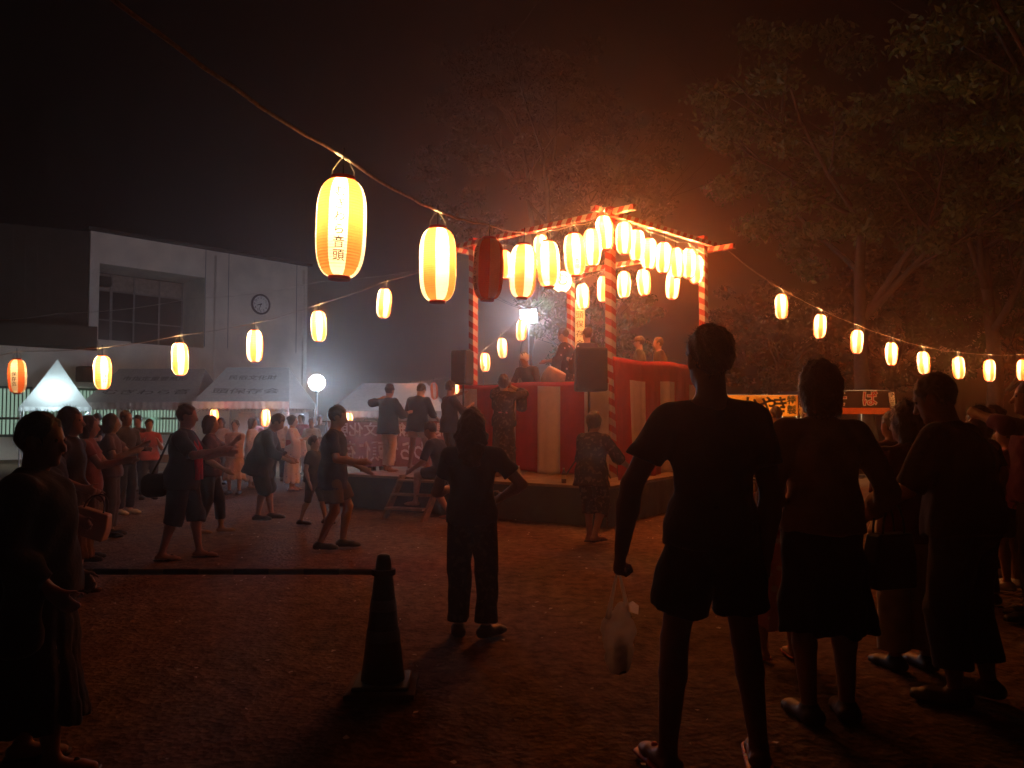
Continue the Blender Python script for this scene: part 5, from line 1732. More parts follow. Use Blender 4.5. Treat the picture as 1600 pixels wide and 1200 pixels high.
# middle
W7 = person('woman with long dark hair in black tee and mottled trousers, seen from behind mid ground', 737, 5.5, 1.54, -4, top=('tee', C_black, {'sleeve': 0.6, 'hem': 0.03}), bottom=('pants', C_olive, {'len': 0.95, 'flare': 0.016, 'ease': 0.022}),
            hair=('long', HAIR_B), shoes=('shoe', S_black), feet=((-0.09, 0.0, 0, 8), (0.1, -0.02, 0, -35)), arms=((0.08, 0.5, -0.5), (0.08, 0.32, -0.58)), poles=((0.35, -0.6, -0.6), (0.9, -0.4, -0.3)), head=(0.0, -0.1), h=0.011, build=0.92, group=g2, seed=13)
person('dancer in dark figured cotton with bare shins in front of the striped curtain', 925, 9.65, 1.57, -38, lean=0.14, top=('happi', C_jinbei, {'sleeve': 1.25, 'hem': 0.1, 'ease': 0.03, 'sflare': 0.03, 'flare': 0.02}), bottom=('shorts', C_jinbei, {'len': 0.66, 'ease': 0.03, 'flare': 0.02}),
       hair=('bun', None), shoes=('sandal', S_black), feet=((-0.07, 0.05, 0, 5), (0.1, -0.1, 0.03, -10)), arms=((0.1, 0.6, -0.6), (0.35, 0.5, -0.6)), group=g2, seed=14)
person('person in dark clothes stepping by the wooden steps, behind the long haired woman', 694, 11.75, 1.6, 68, lean=0.5, pz=0.72, top=('tee', C_navy, {'sleeve': 0.9}), bottom=('shorts', C_black, {'len': 0.4}), hair=('short', None),
       feet=((-0.1, 0.42, 0.2, 0), (0.1, -0.05, 0, 0)), arms=((0.1, 0.6, -0.45), (0.1, 0.5, -0.6)), group=g2, seed=15)

# left foreground and left crowd, nearest first
W1 = person('small person in dark robe filling the left edge, nearest the camera on that side', 42, 3.45, 1.50, -75, top=('robe', C_black, {'sleeve': 1.75, 'ease': 0.04, 'kimono': 0.2}), bottom=('robe', C_black, {'hem': 0.13, 'r': 0.13}), hair=('short', None), shoes=('sandal', S_black),
            build=1.2, feet=((-0.1, -0.05, 0, 5), (0.1, 0.12, 0, -5)), arms=((0.1, 0.25, -0.85), (0.1, 0.3, -0.85)), head=(0.12, -0.2), sash=(C_brown, 0.03, 0.12), group=g2, seed=16, h=0.012)
person('dark haired person behind the shoulder of the nearest left figure', 66, 5.3, 1.47, -80, top=('tee', C_black), bottom=('pants', C_black), hair=('bob', None), shoes=('shoe', S_black), arms=((0.1, 0.3, -0.8), HANG), group=g2, seed=17)
W6 = person('woman in black tee and brown skirt facing right with a pale handbag', 103, 6.75, 1.57, -82, top=('tee', C_black, {'sleeve': 0.75}), bottom=('skirt', C_brown, {'hem': 0.2, 'r': 0.13}), hair=('bob', HAIR_B), shoes=('shoe', S_brown),
            arms=((0.1, 0.25, -0.8), (0.15, 0.42, -0.66)), feet=((-0.09, 0.05, 0, 0), (0.09, -0.06, 0, 0)), group=g2, seed=18)
person('woman in rust top clapping, partly behind the woman with the handbag', 133, 8.4, 1.5, -70, top=('tee', cloth_mat('rust_cotton', (0.28, 0.09, 0.05)), {'sleeve': 0.5}), bottom=('pants', C_brown), hair=('bob', None), shoes=('shoe', S_black), arms=((0.05, 0.75, -0.35), (0.05, 0.75, -0.3)), group=g2, seed=19)
person('person in dull mauve top and brown trousers, arms bent forward', 170, 10.1, 1.53, -75, top=('tee', cloth_mat('mauve_cotton', (0.13, 0.08, 0.085)), {'sleeve': 0.6}), bottom=('pants', C_brown, {'len': 0.93}), hair=('bob', HAIR_B), shoes=('shoe', S_black), arms=((0.05, 0.7, -0.15), (0.05, 0.6, -0.3)), group=g2, seed=20)
person('man with reddish lit face in dark jacket and white sneakers', 194, 12.5, 1.6, -110, top=('coat', C_char, {'sleeve': 1.9}), bottom=('pants', C_black), hair=('short', None), shoes=('shoe', S_white), arms=((0.1, 0.45, -0.5), (0.1, 0.4, -0.6)), group=g2, seed=21)
person('woman in coral red top and jeans clapping beside the folding chairs', 231, 14.8, 1.47, -150, top=('tee', cloth_mat('coral_cotton', (0.5, 0.12, 0.1)), {'sleeve': 0.6}), bottom=('pants', C_denim), hair=('short', None), shoes=('shoe', S_black), arms=((-0.05, 0.5, -0.2), (-0.05, 0.5, -0.2)), group=g2, seed=22, skin=SKIN_P)
W8 = person('dancing man in black shirt and knee length shorts with red towel round the neck', 282, 8.5, 1.64, -85, lean=0.06, top=('tee', C_black, {'sleeve': 0.9, 'ease': 0.03, 'hem': 0.07}), bottom=('shorts', C_black, {'len': 0.6, 'flare': 0.025, 'ease': 0.025}), hair=('short', None), shoes=('sandal', S_black),
            feet=((-0.1, 0.16, 0, 0), (0.1, -0.16, 0, 0)), arms=((0.1, 0.72, -0.3), (0.1, 0.78, -0.2)), head=(0.05, 0), group=g2, seed=23)
person('dancing woman in dark top and black trousers ahead of the red towel', 326, 10.4, 1.53, -80, top=('tee', pattern_mat('dull_red_print', (0.07, 0.03, 0.03), (0.16, 0.07, 0.06), 12, 0.55), {'sleeve': 0.7}), bottom=('pants', C_black, {'len': 0.85}), hair=('bob', HAIR_B),
       feet=((-0.08, 0.14, 0, 0), (0.08, -0.12, 0, 0)), arms=((0.05, 0.6, 0.0), (0.1, 0.45, -0.75)), group=g2, seed=24)
person('person in cream shirt with folded arms and pale skirt under the tent eave', 366, 15.8, 1.45, 178, top=('shirt', C_cream, {'sleeve': 0.8}), bottom=('skirt', C_cream, {'hem': 0.2, 'r': 0.125}), hair=('short', None), shoes=('shoe', S_black), arms=((-0.25, 0.4, -0.35), (-0.25, 0.42, -0.3)), group=g2, seed=25, skin=SKIN_P)
person('person in pale flowered robe left of the bowing dancer', 393, 17.2, 1.5, -95, top=('robe', C_whitefl, {'sleeve': 1.5, 'kimono': 0.15}), bottom=('robe', C_whitefl, {'hem': 0.1, 'r': 0.1}), hair=('bob', HAIR_B), sash=(C_brown, 0.04, 0.14), arms=((0.1, 0.5, -0.2), (0.1, 0.5, -0.4)), group=g2, seed=26, skin=SKIN_P)
person('bowing dancer in long dark jacket and dark shorts, hands together', 411, 11.8, 1.62, -84, lean=0.42, py=-0.06, top=('coat', C_navy, {'sleeve': 1.6, 'hem': 0.12, 'ease': 0.035, 'flare': 0.04, 'sflare': 0.02}), bottom=('shorts', C_black, {'len': 0.52, 'flare': 0.03, 'ease': 0.03}), hair=('short', None), shoes=('shoe', S_black),
       feet=((-0.1, 0.1, 0, 0), (0.1, -0.06, 0, 0)), arms=((-0.05, 0.62, -0.45), (-0.05, 0.62, -0.45)), head=(0.35, 0), build=1.12, group=g2, seed=27)
person('dancer in white robe with pink sash beyond the bowing one', 456, 16.6, 1.55, -90, top=('robe', C_whitefl, {'sleeve': 1.6, 'kimono': 0.18}), bottom=('robe', C_whitefl, {'hem': 0.1, 'r': 0.105}), hair=('bun', None), shoes=('sandal', S_black), sash=(C_pink, 0.04, 0.15), arms=((0.0, 0.6, -0.25), (0.0, 0.6, -0.3)), group=g2, seed=28, skin=SKIN_P)
person('onlooker in pink and cream shirt near the pale panels', 486, 19.5, 1.5, 170, top=('tee', C_cream), bottom=('pants', C_cream), hair=('short', HAIR_G), shoes=('shoe', S_white), arms=((0, 0.4, -0.4), (0, 0.4, -0.4)), group=g2, seed=29)
W9 = person('dancer in dark navy tee and shorts with one knee bent, below the floodlight', 519, 9.2, 1.66, -88, lean=0.05, top=('tee', C_navy, {'sleeve': 0.8, 'ease': 0.025, 'hem': 0.1}), bottom=('shorts', C_brown, {'len': 0.4, 'flare': 0.025}), hair=('short', None), shoes=('shoe', S_black),
            feet=((-0.1, 0.1, 0, 0), (0.1, -0.12, 0.0, 0)), pz=0.84, arms=((0.1, 0.55, -0.7), (0.15, 0.6, -0.5)), head=(0.15, 0), group=g2, seed=30)
person('small figure behind the dancer in shorts, walking', 489, 11.3, 1.25, -100, top=('tee', C_char), bottom=('shorts', C_char, {'len': 0.55}), hair=('short', None), shoes=('shoe', S_black), feet=((-0.08, 0.15, 0, 0), (0.08, -0.15, 0, 0)), group=g2, seed=31)
person('onlooker with rim lit hair left of the dancer in shorts', 499, 21.0, 1.57, 200, top=('tee', C_grey), bottom=('pants', C_black), hair=('short', HAIR_G), shoes=('shoe', S_black), group=g2, seed=32)  # rim light is painted as pale hair colour
person('onlooker in pale blue at the back, left of the small glowing tent leg', 70, 15.5, 1.52, 160, top=('shirt', cloth_mat('pale_blue_cotton', (0.35, 0.42, 0.5)), {'sleeve': 1.7}), bottom=('pants', C_navy), hair=('bob', None), shoes=('shoe', S_black), group=g2, seed=33)
person('onlooker with rim lit hair behind the mirrored banner, left one', 572, 20.2, 1.5, 180, top=('tee', C_grey), bottom=('pants', C_black), hair=('short', HAIR_G), shoes=('shoe', S_black), group=g2, seed=34)  # hair lightened by colour in place of rim light, next one too
person('onlooker with rim lit hair behind the mirrored banner, right one', 590, 20.4, 1.46, 180, top=('tee', C_grey), bottom=('pants', C_black), hair=('short', HAIR_G), shoes=('shoe', S_black), group=g2, seed=35)
person('onlooker in pink shirt far back under the tent, right of the eave lantern', 399, 22.5, 1.52, 175, top=('tee', C_pink), bottom=('pants', C_grey), hair=('bob', None), shoes=('shoe', S_white), group=g2, seed=36)

for i, (px, y, H, rz, tp, bt, lb) in enumerate(((214, 16.5, 1.55, 170, C_grey, C_denim, 'onlooker in grey tee left of the folding chair'), (344, 18.2, 1.5, 185, C_white, C_grey, 'onlooker in white tee beside the left eave lantern'),
        (434, 19.2, 1.58, 190, C_cream, C_navy, 'onlooker in cream tee behind the head of the bowing dancer'), (470, 21.5, 1.6, 165, C_pink, C_white, 'onlooker in pink tee before the pale panels'),
        (150, 18.5, 1.6, 150, C_navy, C_grey, 'onlooker in navy tee in front of the lit barred window'))):
    person(lb, px, y, H, rz, top=('tee', tp, {'sleeve': 0.7}), bottom=('pants', bt), hair=(('short', None), ('bob', HAIR_B))[i % 2], shoes=('shoe', S_black), arms=((0.0, 0.4 + 0.05 * i, -0.5), (0.1, 0.2, -0.85)), head=(0.1, 0.2 - 0.1 * i), group=g2, seed=60 + i, skin=SKIN_P)

# stage deck
person('leftmost stage dancer in dark happi coat and white trousers, arms lifted', 606, 14.2, 1.55, -40, z=DECK_H, top=('happi', C_navy, {'sleeve': 1.4, 'hem': 0.1, 'ease': 0.035, 'sflare': 0.018, 'flare': 0.03}), bottom=('pants', C_white, {'len': 0.95, 'flare': 0.01}), hair=('short', None),
       sash=(C_white, 0.03, 0.07), feet=((-0.1, 0.05, 0, 5), (0.12, -0.06, 0, -8)), arms=((0.55, 0.4, 0.15), (0.1, 0.62, -0.35)), head=(0.2, 0.3), group=g3, seed=40)
person('stage dancer in dark happi coat with bare legs, second from the left', 652, 15.0, 1.62, -25, z=DECK_H, top=('happi', C_navy, {'sleeve': 1.4, 'hem': 0.1, 'ease': 0.035, 'sflare': 0.018, 'flare': 0.03}), bottom=('shorts', C_cream, {'len': 0.34, 'flare': 0.02}), hair=('short', None),
       feet=((-0.16, 0.0, 0, 8), (0.18, 0.05, 0, -10)), arms=((0.25, 0.65, -0.45), (0.12, 0.6, -0.6)), lean=0.12, head=(0.5, 0), group=g3, seed=41)
person('stage dancer in dark happi coat with pink sash over the shoulder', 702, 14.3, 1.6, -60, z=DECK_H, top=('happi', C_navy, {'sleeve': 1.3, 'hem': 0.1, 'ease': 0.03, 'sflare': 0.018}), bottom=('shorts', C_black, {'len': 0.6}), hair=('short', None),
       sash=(C_pink, 0.02, 0.07), arms=((0.2, 0.72, 0.25), (0.1, 0.6, -0.2)), head=(0.1, 0.2), group=g3, seed=42)
person('stage dancer in dark figured robe with forearms crossed before the face, at the curtain', 787, 12.75, 1.63, -20, z=DECK_H, top=('robe', C_jinbei, {'sleeve': 1.6, 'kimono': 0.16, 'ease': 0.025}), bottom=('robe', C_jinbei, {'hem': 0.1, 'r': 0.1}), hair=('bun', None),
       sash=(C_pink, 0.04, 0.13), arms=((-0.25, 0.45, 0.35), (-0.25, 0.5, 0.3)), poles=((0.9, 0.2, -0.4), (0.9, 0.2, -0.4)), group=g3, seed=43)

# on the tower
F2 = 1.5
person('musician with white headscarf bent low at the left rail of the tower', 832, 14.35, 1.55, 150, z=F2, lean=0.7, pz=0.5, top=('happi', C_char, {'sleeve': 1.4}), bottom=('pants', C_black), hair=('short', None), hat=('scarf', C_white), feet=((-0.15, 0.25, 0, 10), (0.15, 0.25, 0, -10)), arms=((0.1, 0.6, -0.4), (0.1, 0.6, -0.4)), group=g4, seed=50)
person('drummer in navy floral robe standing by the far post of the tower', 884, 14.75, 1.66, 70, z=F2, top=('robe', C_floral, {'sleeve': 1.4, 'kimono': 0.14, 'ease': 0.03}), bottom=('robe', C_floral, {'hem': 0.1, 'r': 0.1}), hair=('short', None), sash=(C_black, 0.03, 0.08), arms=((0.2, 0.55, -0.55), (0.2, 0.5, -0.6)), head=(0.3, 0), group=g4, seed=51)
person('musician behind the black loudspeaker on the tower', 918, 14.3, 1.6, 30, z=F2, top=('robe', C_floral, {'sleeve': 1.4, 'kimono': 0.12}), bottom=('robe', C_floral, {'hem': 0.1, 'r': 0.1}), hair=('short', HAIR_B), arms=((0.1, 0.5, -0.4), (0.1, 0.5, -0.4)), group=g4, seed=52)
person('musician facing left behind the plain red curtain band', 1000, 15.0, 1.53, 75, z=F2, top=('happi', C_char, {'sleeve': 1.4}), bottom=('pants', C_black), hair=('short', HAIR_B), hat=('cap', C_brown), arms=((0.1, 0.4, -0.6), HANG), group=g4, seed=53)
SG = person('singer leaning to a microphone above the red curtain', 1034, 14.6, 1.47, 95, z=F2, lean=0.12, top=('happi', C_char, {'sleeve': 1.4}), bottom=('pants', C_black), hair=('short', HAIR_B), sash=(C_white, 0.12, 0.16), arms=((0.1, 0.4, -0.5), (0.1, 0.4, -0.5)), skin=SKIN_P, group=g4, seed=54)
print('PEOPLE', time.time() - T0)


# ------------------------------------------------------------------ things on the stage
def speaker_on_stand(label, px, y, z0, zb, w, hgt, yaw):
    o = thing('loudspeaker', label, 'loudspeaker', (x_at(px, y, 2), y, z0), math.radians(yaw), 'loudspeakers on stands')
    b0 = zb - z0
    prof = [(-w / 2, -0.2), (w / 2, -0.2), (w * 0.36, 0.2), (-w * 0.36, 0.2)]
    vs = [(x, yy, b0) for x, yy in prof] + [(x, yy, b0 + hgt) for x, yy in prof]
    MB().add(vs, [(3, 2, 1, 0), (4, 5, 6, 7), (0, 1, 5, 4), (1, 2, 6, 5), (2, 3, 7, 6), (3, 0, 4, 7)]).build('cabinet', M_black, o, bevel=0.03)
    MB().box((0, -0.207, b0 + hgt / 2), (w * 0.88, 0.012, hgt * 0.9)).build('grille', mat('speaker_grille', (0.02, 0.02, 0.02), 0.6, 0.3, 0.5, bump=1.0, bscale=300), o, bevel=0.004)
    MB().tube([(0, 0, 0.02), (0, 0, b0)], 0.018, 10).build('pole', M_dkmetal, o)
    MB().tube([(0, 0, 0.55), (0, 0, 0.64)], 0.03, 10).build('collar', M_dkmetal, o)
    for k in range(3):
        t = 2.094 * k + 0.4
        MB().tube([(0, 0, 0.6), (0.42 * math.cos(t), 0.42 * math.sin(t), 0.012)], 0.012, 8).build('tripod_leg', M_dkmetal, o)
    return o


speaker_on_stand('black loudspeaker on a pole stand before the near tower post', 920, 12.1, DECK_H, 1.89, 0.5, 0.66, 10)
speaker_on_stand('black loudspeaker at the left tower post, partly hidden', 724, 14.6, DECK_H, 2.1, 0.32, 0.62, -25)


def bottle(label, px, y, z, hgt, col, mname, parent_cat='bottle'):
    o = thing('bottle', label, parent_cat, (x_at(px, y, z), y, z), 0)
    m, nt, out = new_mat(mname)
    b = principled(nt, out, col, 0.1, 0.5)
    b.inputs['Transmission Weight'].default_value = 0.5
    r = hgt * 0.16
    MB().lathe([(r * 0.9, 0), (r, 0.01), (r, hgt * 0.62), (r * 0.75, hgt * 0.75), (r * 0.38, hgt * 0.88), (r * 0.38, hgt * 0.92)], 18).build('bottle_body', m, o, smooth=True)
    MB().lathe([(r * 0.45, hgt * 0.9), (r * 0.45, hgt)], 14).build('cap', M_whink, o)
    MB().lathe([(r * 1.02, hgt * 0.28), (r * 1.02, hgt * 0.55)], 18, cap=False).build('paper_label', mat('bottle_label', (0.5, 0.35, 0.2), 0.6), o)
    return o


bottle('clear drink bottle standing on the stage edge', 810, 11.75, DECK_H, 0.24, (0.55, 0.4, 0.25), 'amber_drink')
bottle('short dark flask on the stage edge beside the figured dancer', 881, 11.55, DECK_H, 0.22, (0.12, 0.05, 0.04), 'dark_flask')

# drum
dr = thing('taiko_drum', 'small barrel drum with pale skin on the tower platform', 'drum', (x_at(864, 14.15, 2), 14.15, F2), math.radians(-20))
Mt = Matrix.Translation((0, 0, 0.68)) @ Matrix.Rotation(math.radians(28), 4, 'Y')
MB().lathe([(0.17, -0.18), (0.2, -0.09), (0.21, 0), (0.2, 0.09), (0.17, 0.18)], 24).build('drum_body', M_wood, dr, smooth=True, M=Mt)
MB().lathe([(0.001, 0.185), (0.165, 0.185), (0.175, 0.17)], 24, cap=False).build('drum_skin', mat('drum_skin', (0.66, 0.58, 0.44), 0.6), dr, smooth=True, M=Mt)
for s in (-1, 1):
    MB().box((0, s * 0.17, 0.27), (0.4, 0.05, 0.06)).build('stand_rail', M_wood, dr)
    for k in (-1, 1):
        MB().box((k * 0.16, s * 0.17, 0.27), (0.05, 0.045, 0.54)).build('stand_leg', M_wood, dr)


def mic_stand(label, px, y, z0, top_pt):
    o = thing('microphone_stand', label, 'microphone', (x_at(px, y, 2), y, z0), 0, 'microphones on stands')
    t = Vector(top_pt) - Vector(o.location)
    MB().lathe([(0.14, 0), (0.14, 0.015), (0.02, 0.03)], 20).build('base', M_dkmetal, o)
    MB().tube([(0, 0, 0.02), (0, 0, t.z - 0.12)], 0.009, 8).build('pole', M_steel, o)
    MB().tube([(0, 0, t.z - 0.12), (t.x * 0.75, t.y * 0.75, t.z - 0.03)], 0.008, 8).build('boom', M_steel, o)
    d = Vector((t.x * 0.25, t.y * 0.25, 0.05))
    MB().tube([(t.x * 0.7, t.y * 0.7, t.z - 0.045), (t.x * 0.85, t.y * 0.85, t.z)], 0.015, 10).build('microphone', M_black, o)
    return o


mp = SG['mouth']
mic_stand('microphone stand in front of the singer on the tower', 1020, 14.45, F2, (mp.x - 0.03, mp.y - 0.02, mp.z))
mic_stand('microphone stand on the stage by the left tower post', 755, 14.7, DECK_H, at(757, 572, 14.6))

# ------------------------------------------------------------------ cone and bar in the foreground
M_cone = mat('dark_green_cone', (0.008, 0.03, 0.02), 0.35, 0.5, var=0.2)
M_refl = mat('dull_reflective_band', (0.09, 0.1, 0.095), 0.4, 0.5)
M_plate = mat('pale_weight_plate', (0.13, 0.1, 0.085), 0.8, 0.2, var=0.3)


def cone(label, x, y):
    o = thing('traffic_cone', label, 'traffic cone', (x, y, 0), 0.04, 'traffic cones holding the bar')
    H_ = 0.73
    rr_ = lambda z: 0.12 + (0.036 - 0.12) * (z - 0.05) / (H_ - 0.05)
    MB().lathe([(rr_(0.05), 0.05), (rr_(0.3), 0.3), (rr_(0.6), 0.6), (0.04, 0.7), (0.034, 0.725), (0.02, 0.733), (0.001, 0.734)], 36).build('cone_body', M_cone, o, smooth=True)
    MB().box((0, 0, 0.045), (0.3, 0.3, 0.025)).build('foot_flange', M_cone, o, bevel=0.01)
    MB().box((0, 0, 0.016), (0.37, 0.37, 0.03)).build('weight_plate', M_plate, o, bevel=0.006)
    for z0, z1 in ((0.27, 0.33), (0.43, 0.49)):
        MB().lathe([(rr_(z0) + 0.002, z0), (rr_(z1) + 0.002, z1)], 36, cap=False).build('reflective_band', M_refl, o, smooth=True)
    return o


CY = 4.42
cx1 = x_at(598, CY, 0)
cone('dark green traffic cone with two dull bands at the right end of the bar', cx1, CY)
cx2 = cx1 - 2.02
cone('dark traffic cone at the left end of the bar, behind the nearest left figure', cx2, CY + 0.02)
br = thing('barrier_bar', 'striped yellow and black bar resting between the two cones', 'barrier', (cx2, CY, 0.635), 0)
nseg = 10
for k in range(nseg):
    MB().tube([(0.05 + (1.92) * k / nseg, 0, 0), (0.05 + (1.92) * (k + 1) / nseg, 0, 0)], 0.017, 12).build('bar_section', mat('dull_yellow_plastic', (0.1, 0.065, 0.015), 0.5, 0.4) if k % 2 else M_black, br, smooth=False)
for x in (0.0, 2.02):
    MB().lathe([(0.05, -0.015), (0.066, -0.015), (0.066, 0.015), (0.05, 0.015), (0.05, -0.015)], 24, cap=False).build('end_ring', M_black, br, loc=(x, 0, 0))

# ------------------------------------------------------------------ things people carry
hnd = MAN['hand'][0]
m, nt, out = new_mat('thin_white_plastic')
b = principled(nt, out, (0.88, 0.86, 0.84), 0.3, 0.5)
tl = nt.nodes.new('ShaderNodeBsdfTranslucent'); tl.inputs['Color'].default_value = (0.85, 0.82, 0.78, 1)
tp = nt.nodes.new('ShaderNodeBsdfTransparent')
m1 = nt.nodes.new('ShaderNodeMixShader'); m1.inputs['Fac'].default_value = 0.62
m2 = nt.nodes.new('ShaderNodeMixShader'); m2.inputs['Fac'].default_value = 0.06
nt.links.new(b.outputs[0], m1.inputs[1]); nt.links.new(tl.outputs[0], m1.inputs[2]); nt.links.new(m1.outputs[0], m2.inputs[1]); nt.links.new(tp.outputs[0], m2.inputs[2]); nt.links.new(m2.outputs[0], out.inputs['Surface'])
M_bag = m
bz = hnd.z - 0.43
bag = thing('plastic_bag', 'thin white plastic shopping bag hanging from the left hand of the man in shorts', 'bag', (hnd.x, hnd.y, bz), 0.2)
G = Field(0.007)
G.cap((0, 0, 0.05), (0, 0, 0.2), 0.046, 0.05, 0.02, lat=(1, 0, 0), s=1.3)
G.cap((0, 0, 0.2), (0.012, 0, 0.3), 0.05, 0.012, 0.03, lat=(1, 0, 0), s=1.5)
link('bag_body', np_mesh('bag_body', *G.mesh(0.003, 60, 4), M_bag), bag)
for s in (-1, 1):
    MB().tube([(s * 0.05, s * 0.012, 0.24), (s * 0.034, s * 0.012, 0.32), (s * 0.012, s * 0.008, 0.41), (0, 0, 0.45)], [0.014, 0.01, 0.006, 0.005], 8).build('handle', M_bag, bag, smooth=True)
MB().add([(0.03, -0.02, 0.27), (0.08, -0.025, 0.255), (0.085, -0.02, 0.29), (0.06, -0.015, 0.31), (0.035, -0.015, 0.3)], [(0, 1, 2, 3, 4)]).build('loose_corner', M_bag, bag)
bt = bottle('green tea bottle inside the plastic bag', 900, 3.4, bz + 0.03, 0.23, (0.02, 0.06, 0.02), 'green_tea')
bt.location = (hnd.x + 0.008, hnd.y, bz + 0.012)
bt.scale = (0.8, 0.8, 0.75)
hr = MAN['hand'][1]
can = thing('drink_can', 'dark green drink can held in the right hand of the man in shorts', 'can', (hr.x - 0.04, hr.y + 0.01, hr.z - 0.085), 0.1)
MB().lathe([(0.026, 0), (0.033, 0.008), (0.033, 0.112), (0.027, 0.122)], 24).build('can_body', mat('dark_green_tin', (0.01, 0.05, 0.045), 0.3, 0.5, 0.4), can, smooth=True)
MB().lathe([(0.0275, 0.1221), (0.0275, 0.126), (0.024, 0.126)], 20).build('rim', M_steel, can)
for k in range(3):
    MB().lathe([(0.0335, 0.045 + 0.018 * k), (0.0335, 0.051 + 0.018 * k)], 24, cap=False).build('printed_band', mat('pale_green_print', (0.25, 0.4, 0.33), 0.4), can)


def handbag(label, p, w, hgt, dp, m, yaw, tilt=0.0, drop=0.16, group=None):
    o = thing('handbag', label, 'handbag', p, yaw, group)
    o.rotation_euler = (0, tilt, yaw)
    vs = []
    for z, k in ((0, 1.0), (hgt * 0.5, 1.03), (hgt, 0.86)):
        vs += [(-w / 2 * k, -dp / 2, z), (w / 2 * k, -dp / 2, z), (w / 2 * k, dp / 2 * (1.3 - z / hgt * 0.6), z), (-w / 2 * k, dp / 2 * (1.3 - z / hgt * 0.6), z)]
    fs = [(3, 2, 1, 0), (8, 9, 10, 11)]
    for j in (0, 4):
        fs += [(j + a, j + (a + 1) % 4, j + 4 + (a + 1) % 4, j + 4 + a) for a in range(4)]
    MB().add(vs, fs).build('bag_body', m, o, bevel=0.012)
    for s in (-1, 1):
        pts = [(w * 0.27 * math.cos(t), s * dp * 0.3, hgt * 0.97 + drop * math.sin(t)) for t in [PI * i / 12 for i in range(13)]]
        MB().tube(pts, 0.006, 6).build('handle', M_dkmetal if m is not M_hb else mat('dark_leather', (0.05, 0.02, 0.015), 0.5), o, smooth=True)
    return o


M_hb = mat('pale_tan_leather', (0.42, 0.26, 0.15), 0.5, 0.4)
w = W2['elbow'][1].lerp(W2['wrist'][1], 0.5)
handbag('black handbag hanging at the right arm of the woman in tan', (w.x + 0.05, w.y - 0.02, w.z - 0.41), 0.24, 0.27, 0.11, mat('black_leather', (0.013, 0.012, 0.012), 0.4, 0.5), 0.3, 0.0, 0.16)
w = W2['hand'][0]
ph = thing('phone', 'small dark phone in the left hand of the woman in tan', 'phone', (w.x, w.y + 0.01, w.z - 0.06), 0.5)
MB().box((0, 0, 0.03), (0.012, 0.07, 0.14)).build('phone_body', M_black, ph, bevel=0.004)
MB().box((-0.0075, 0, 0.03), (0.002, 0.062, 0.128)).build('screen', M_glass, ph)
w = W6['hand'][1]
handbag('pale tan handbag tilted at the hip of the woman in black tee', (w.x - 0.0, w.y - 0.12, w.z - 0.34), 0.29, 0.22, 0.12, M_hb, 0.1, math.radians(18), 0.13)
w, sh = W8['pelvis'], W8['shoulder'][1]
sb = thing('shoulder_bag', 'dark shoulder bag hanging behind the dancing man with the red towel', 'bag', (w.x - 0.23, w.y - 0.12, w.z - 0.12), 0.15)
G = Field(0.012)
G.cap((-0.04, 0, 0.02), (0.05, 0, 0.03), 0.1, 0.1, 0.03, lat=(0, 1, 0), s=0.65)
G.cap((-0.05, 0, 0.08), (0.05, 0, 0.09), 0.09, 0.08, 0.03, lat=(0, 1, 0), s=0.6)
M_canvas = mat('black_canvas', (0.014, 0.014, 0.014), 0.8)
link('bag_body', np_mesh('bag_body', *G.mesh(0.002, 30, 3), M_canvas), sb)
sv = sh - Vector(sb.location)
MB().tube([(-0.04, 0, 0.15), (-0.02 + sv.x * 0.3, sv.y * 0.2 - 0.03, sv.z * 0.6), (sv.x * 0.85 - 0.06, sv.y, sv.z + 0.03), (sv.x + 0.02, sv.y, sv.z + 0.075), (sv.x + 0.1, sv.y - 0.01, sv.z - 0.02), (sv.x * 0.9 + 0.06, sv.y * 0.5 - 0.05, sv.z * 0.5), (0.06, 0, 0.15)], 0.011, 8).build('strap', M_canvas, sb, smooth=True)
# red towel round a dancer's neck
n_ = W8['shoulder']
tw = thing('towel', 'red towel hanging over the chest of the dancing man in black', 'towel', ((n_[0].x + n_[1].x) / 2, (n_[0].y + n_[1].y) / 2, n_[0].z), math.radians(-85))
for s in (-1, 1):
    MB().tube([(s * 0.02, -0.07, 0.05), (s * 0.075, -0.02, 0.055), (s * 0.075, 0.075, 0.0), (s * 0.06, 0.145, -0.12), (s * 0.055, 0.15, -0.3), (s * 0.06, 0.15, -0.45)], [0.022, 0.022, 0.024, 0.026, 0.03, 0.034], 8).build('towel_end', C_red, tw, smooth=True)


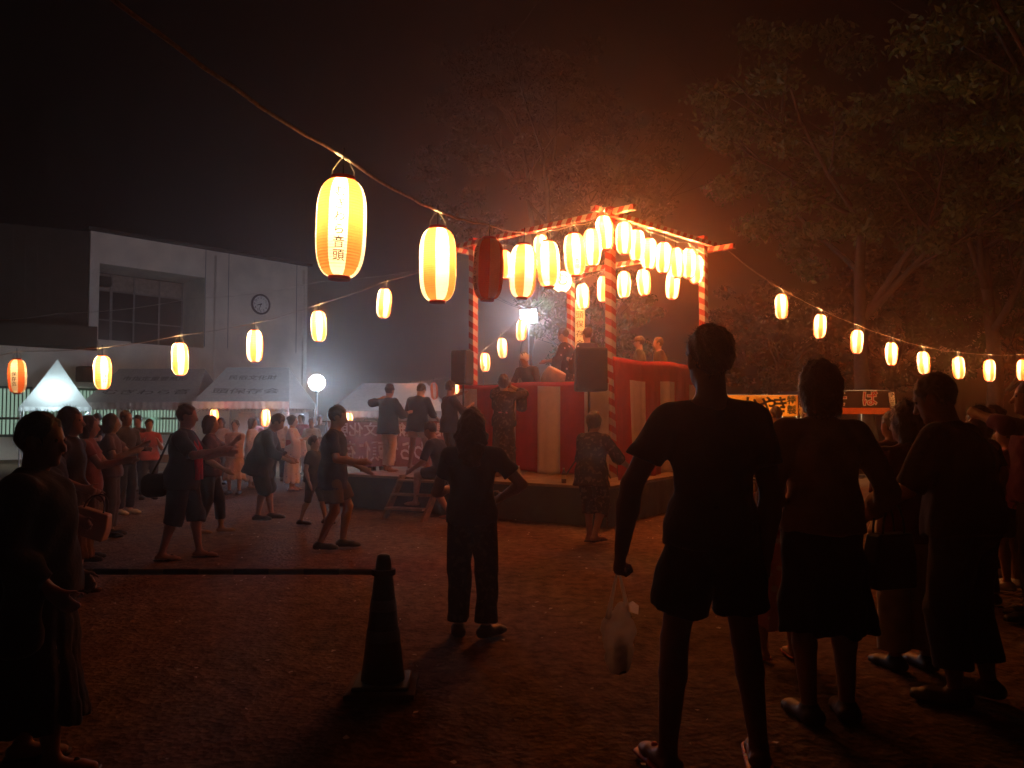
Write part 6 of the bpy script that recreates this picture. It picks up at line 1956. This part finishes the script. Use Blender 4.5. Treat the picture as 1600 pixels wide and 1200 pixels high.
# folding chairs under the tent
def folding_chair(label, px, y, yaw):
    o = thing('folding_chair', label, 'chair', (x_at(px, y, 0), y, 0), math.radians(yaw), 'folding chairs under the tent')
    MB().box((0, 0, 0.44), (0.42, 0.4, 0.03)).build('seat', mat('grey_vinyl', (0.12, 0.13, 0.13), 0.5), o, bevel=0.01)
    MB().box((0, -0.24, 0.72), (0.42, 0.03, 0.16)).build('backrest', mat('grey_vinyl', (0.12, 0.13, 0.13), 0.5), o, bevel=0.01)
    for s in (-1, 1):
        MB().tube([(s * 0.22, -0.26, 0.82), (s * 0.22, 0.22, 0.0)], 0.012, 8).build('leg', M_steel, o)
        MB().tube([(s * 0.19, 0.18, 0.43), (s * 0.19, -0.24, 0.0)], 0.012, 8).build('leg', M_steel, o)
    return o


folding_chair('grey folding chair right of the woman in coral red', 247, 15.4, 40)
folding_chair('grey folding chair behind the white sneakered man', 207, 17.5, 20)

# scattered litter
rs = np.random.RandomState(9)
n = 420
px_ = rs.uniform(-4, 4.5, n); py_ = rs.uniform(2.6, 12, n)
mb = MB()
for x, y in zip(px_, py_):
    a = rs.uniform(0, 6.28); s = rs.uniform(0.006, 0.022)
    q = [(math.cos(a + t) * s * rs.uniform(0.6, 1.2), math.sin(a + t) * s * rs.uniform(0.6, 1.2)) for t in (0, 1.4, 3.0, 4.6)]
    zz = 0.012
    mb.add([(x + u, y + v_, zz + rs.uniform(0, 0.012)) for u, v_ in q], [(0, 1, 2, 3)])
tag(mb.build('litter', mat('paper_scraps', (0.5, 0.45, 0.38), 0.9, var=0.5, scale=3)), 'tiny pale paper scraps and dry leaves strewn on the dirt', kind='stuff')


# ------------------------------------------------------------------ hazy night air
hm, nt, out = new_mat('haze')
pv = nt.nodes.new('ShaderNodeVolumePrincipled')
pv.inputs['Density'].default_value = 0.0085
pv.inputs['Color'].default_value = (0.95, 0.76, 0.66, 1)
pv.inputs['Anisotropy'].default_value = 0.84
nt.links.new(pv.outputs[0], out.inputs['Volume'])
hz = MB().box((0, 100, 10.5), (330, 330, 23.4)).build('haze', hm)
tag(hz, 'thin smoky night air over the festival ground', kind='stuff')
print('SCRIPT', time.time() - T0)
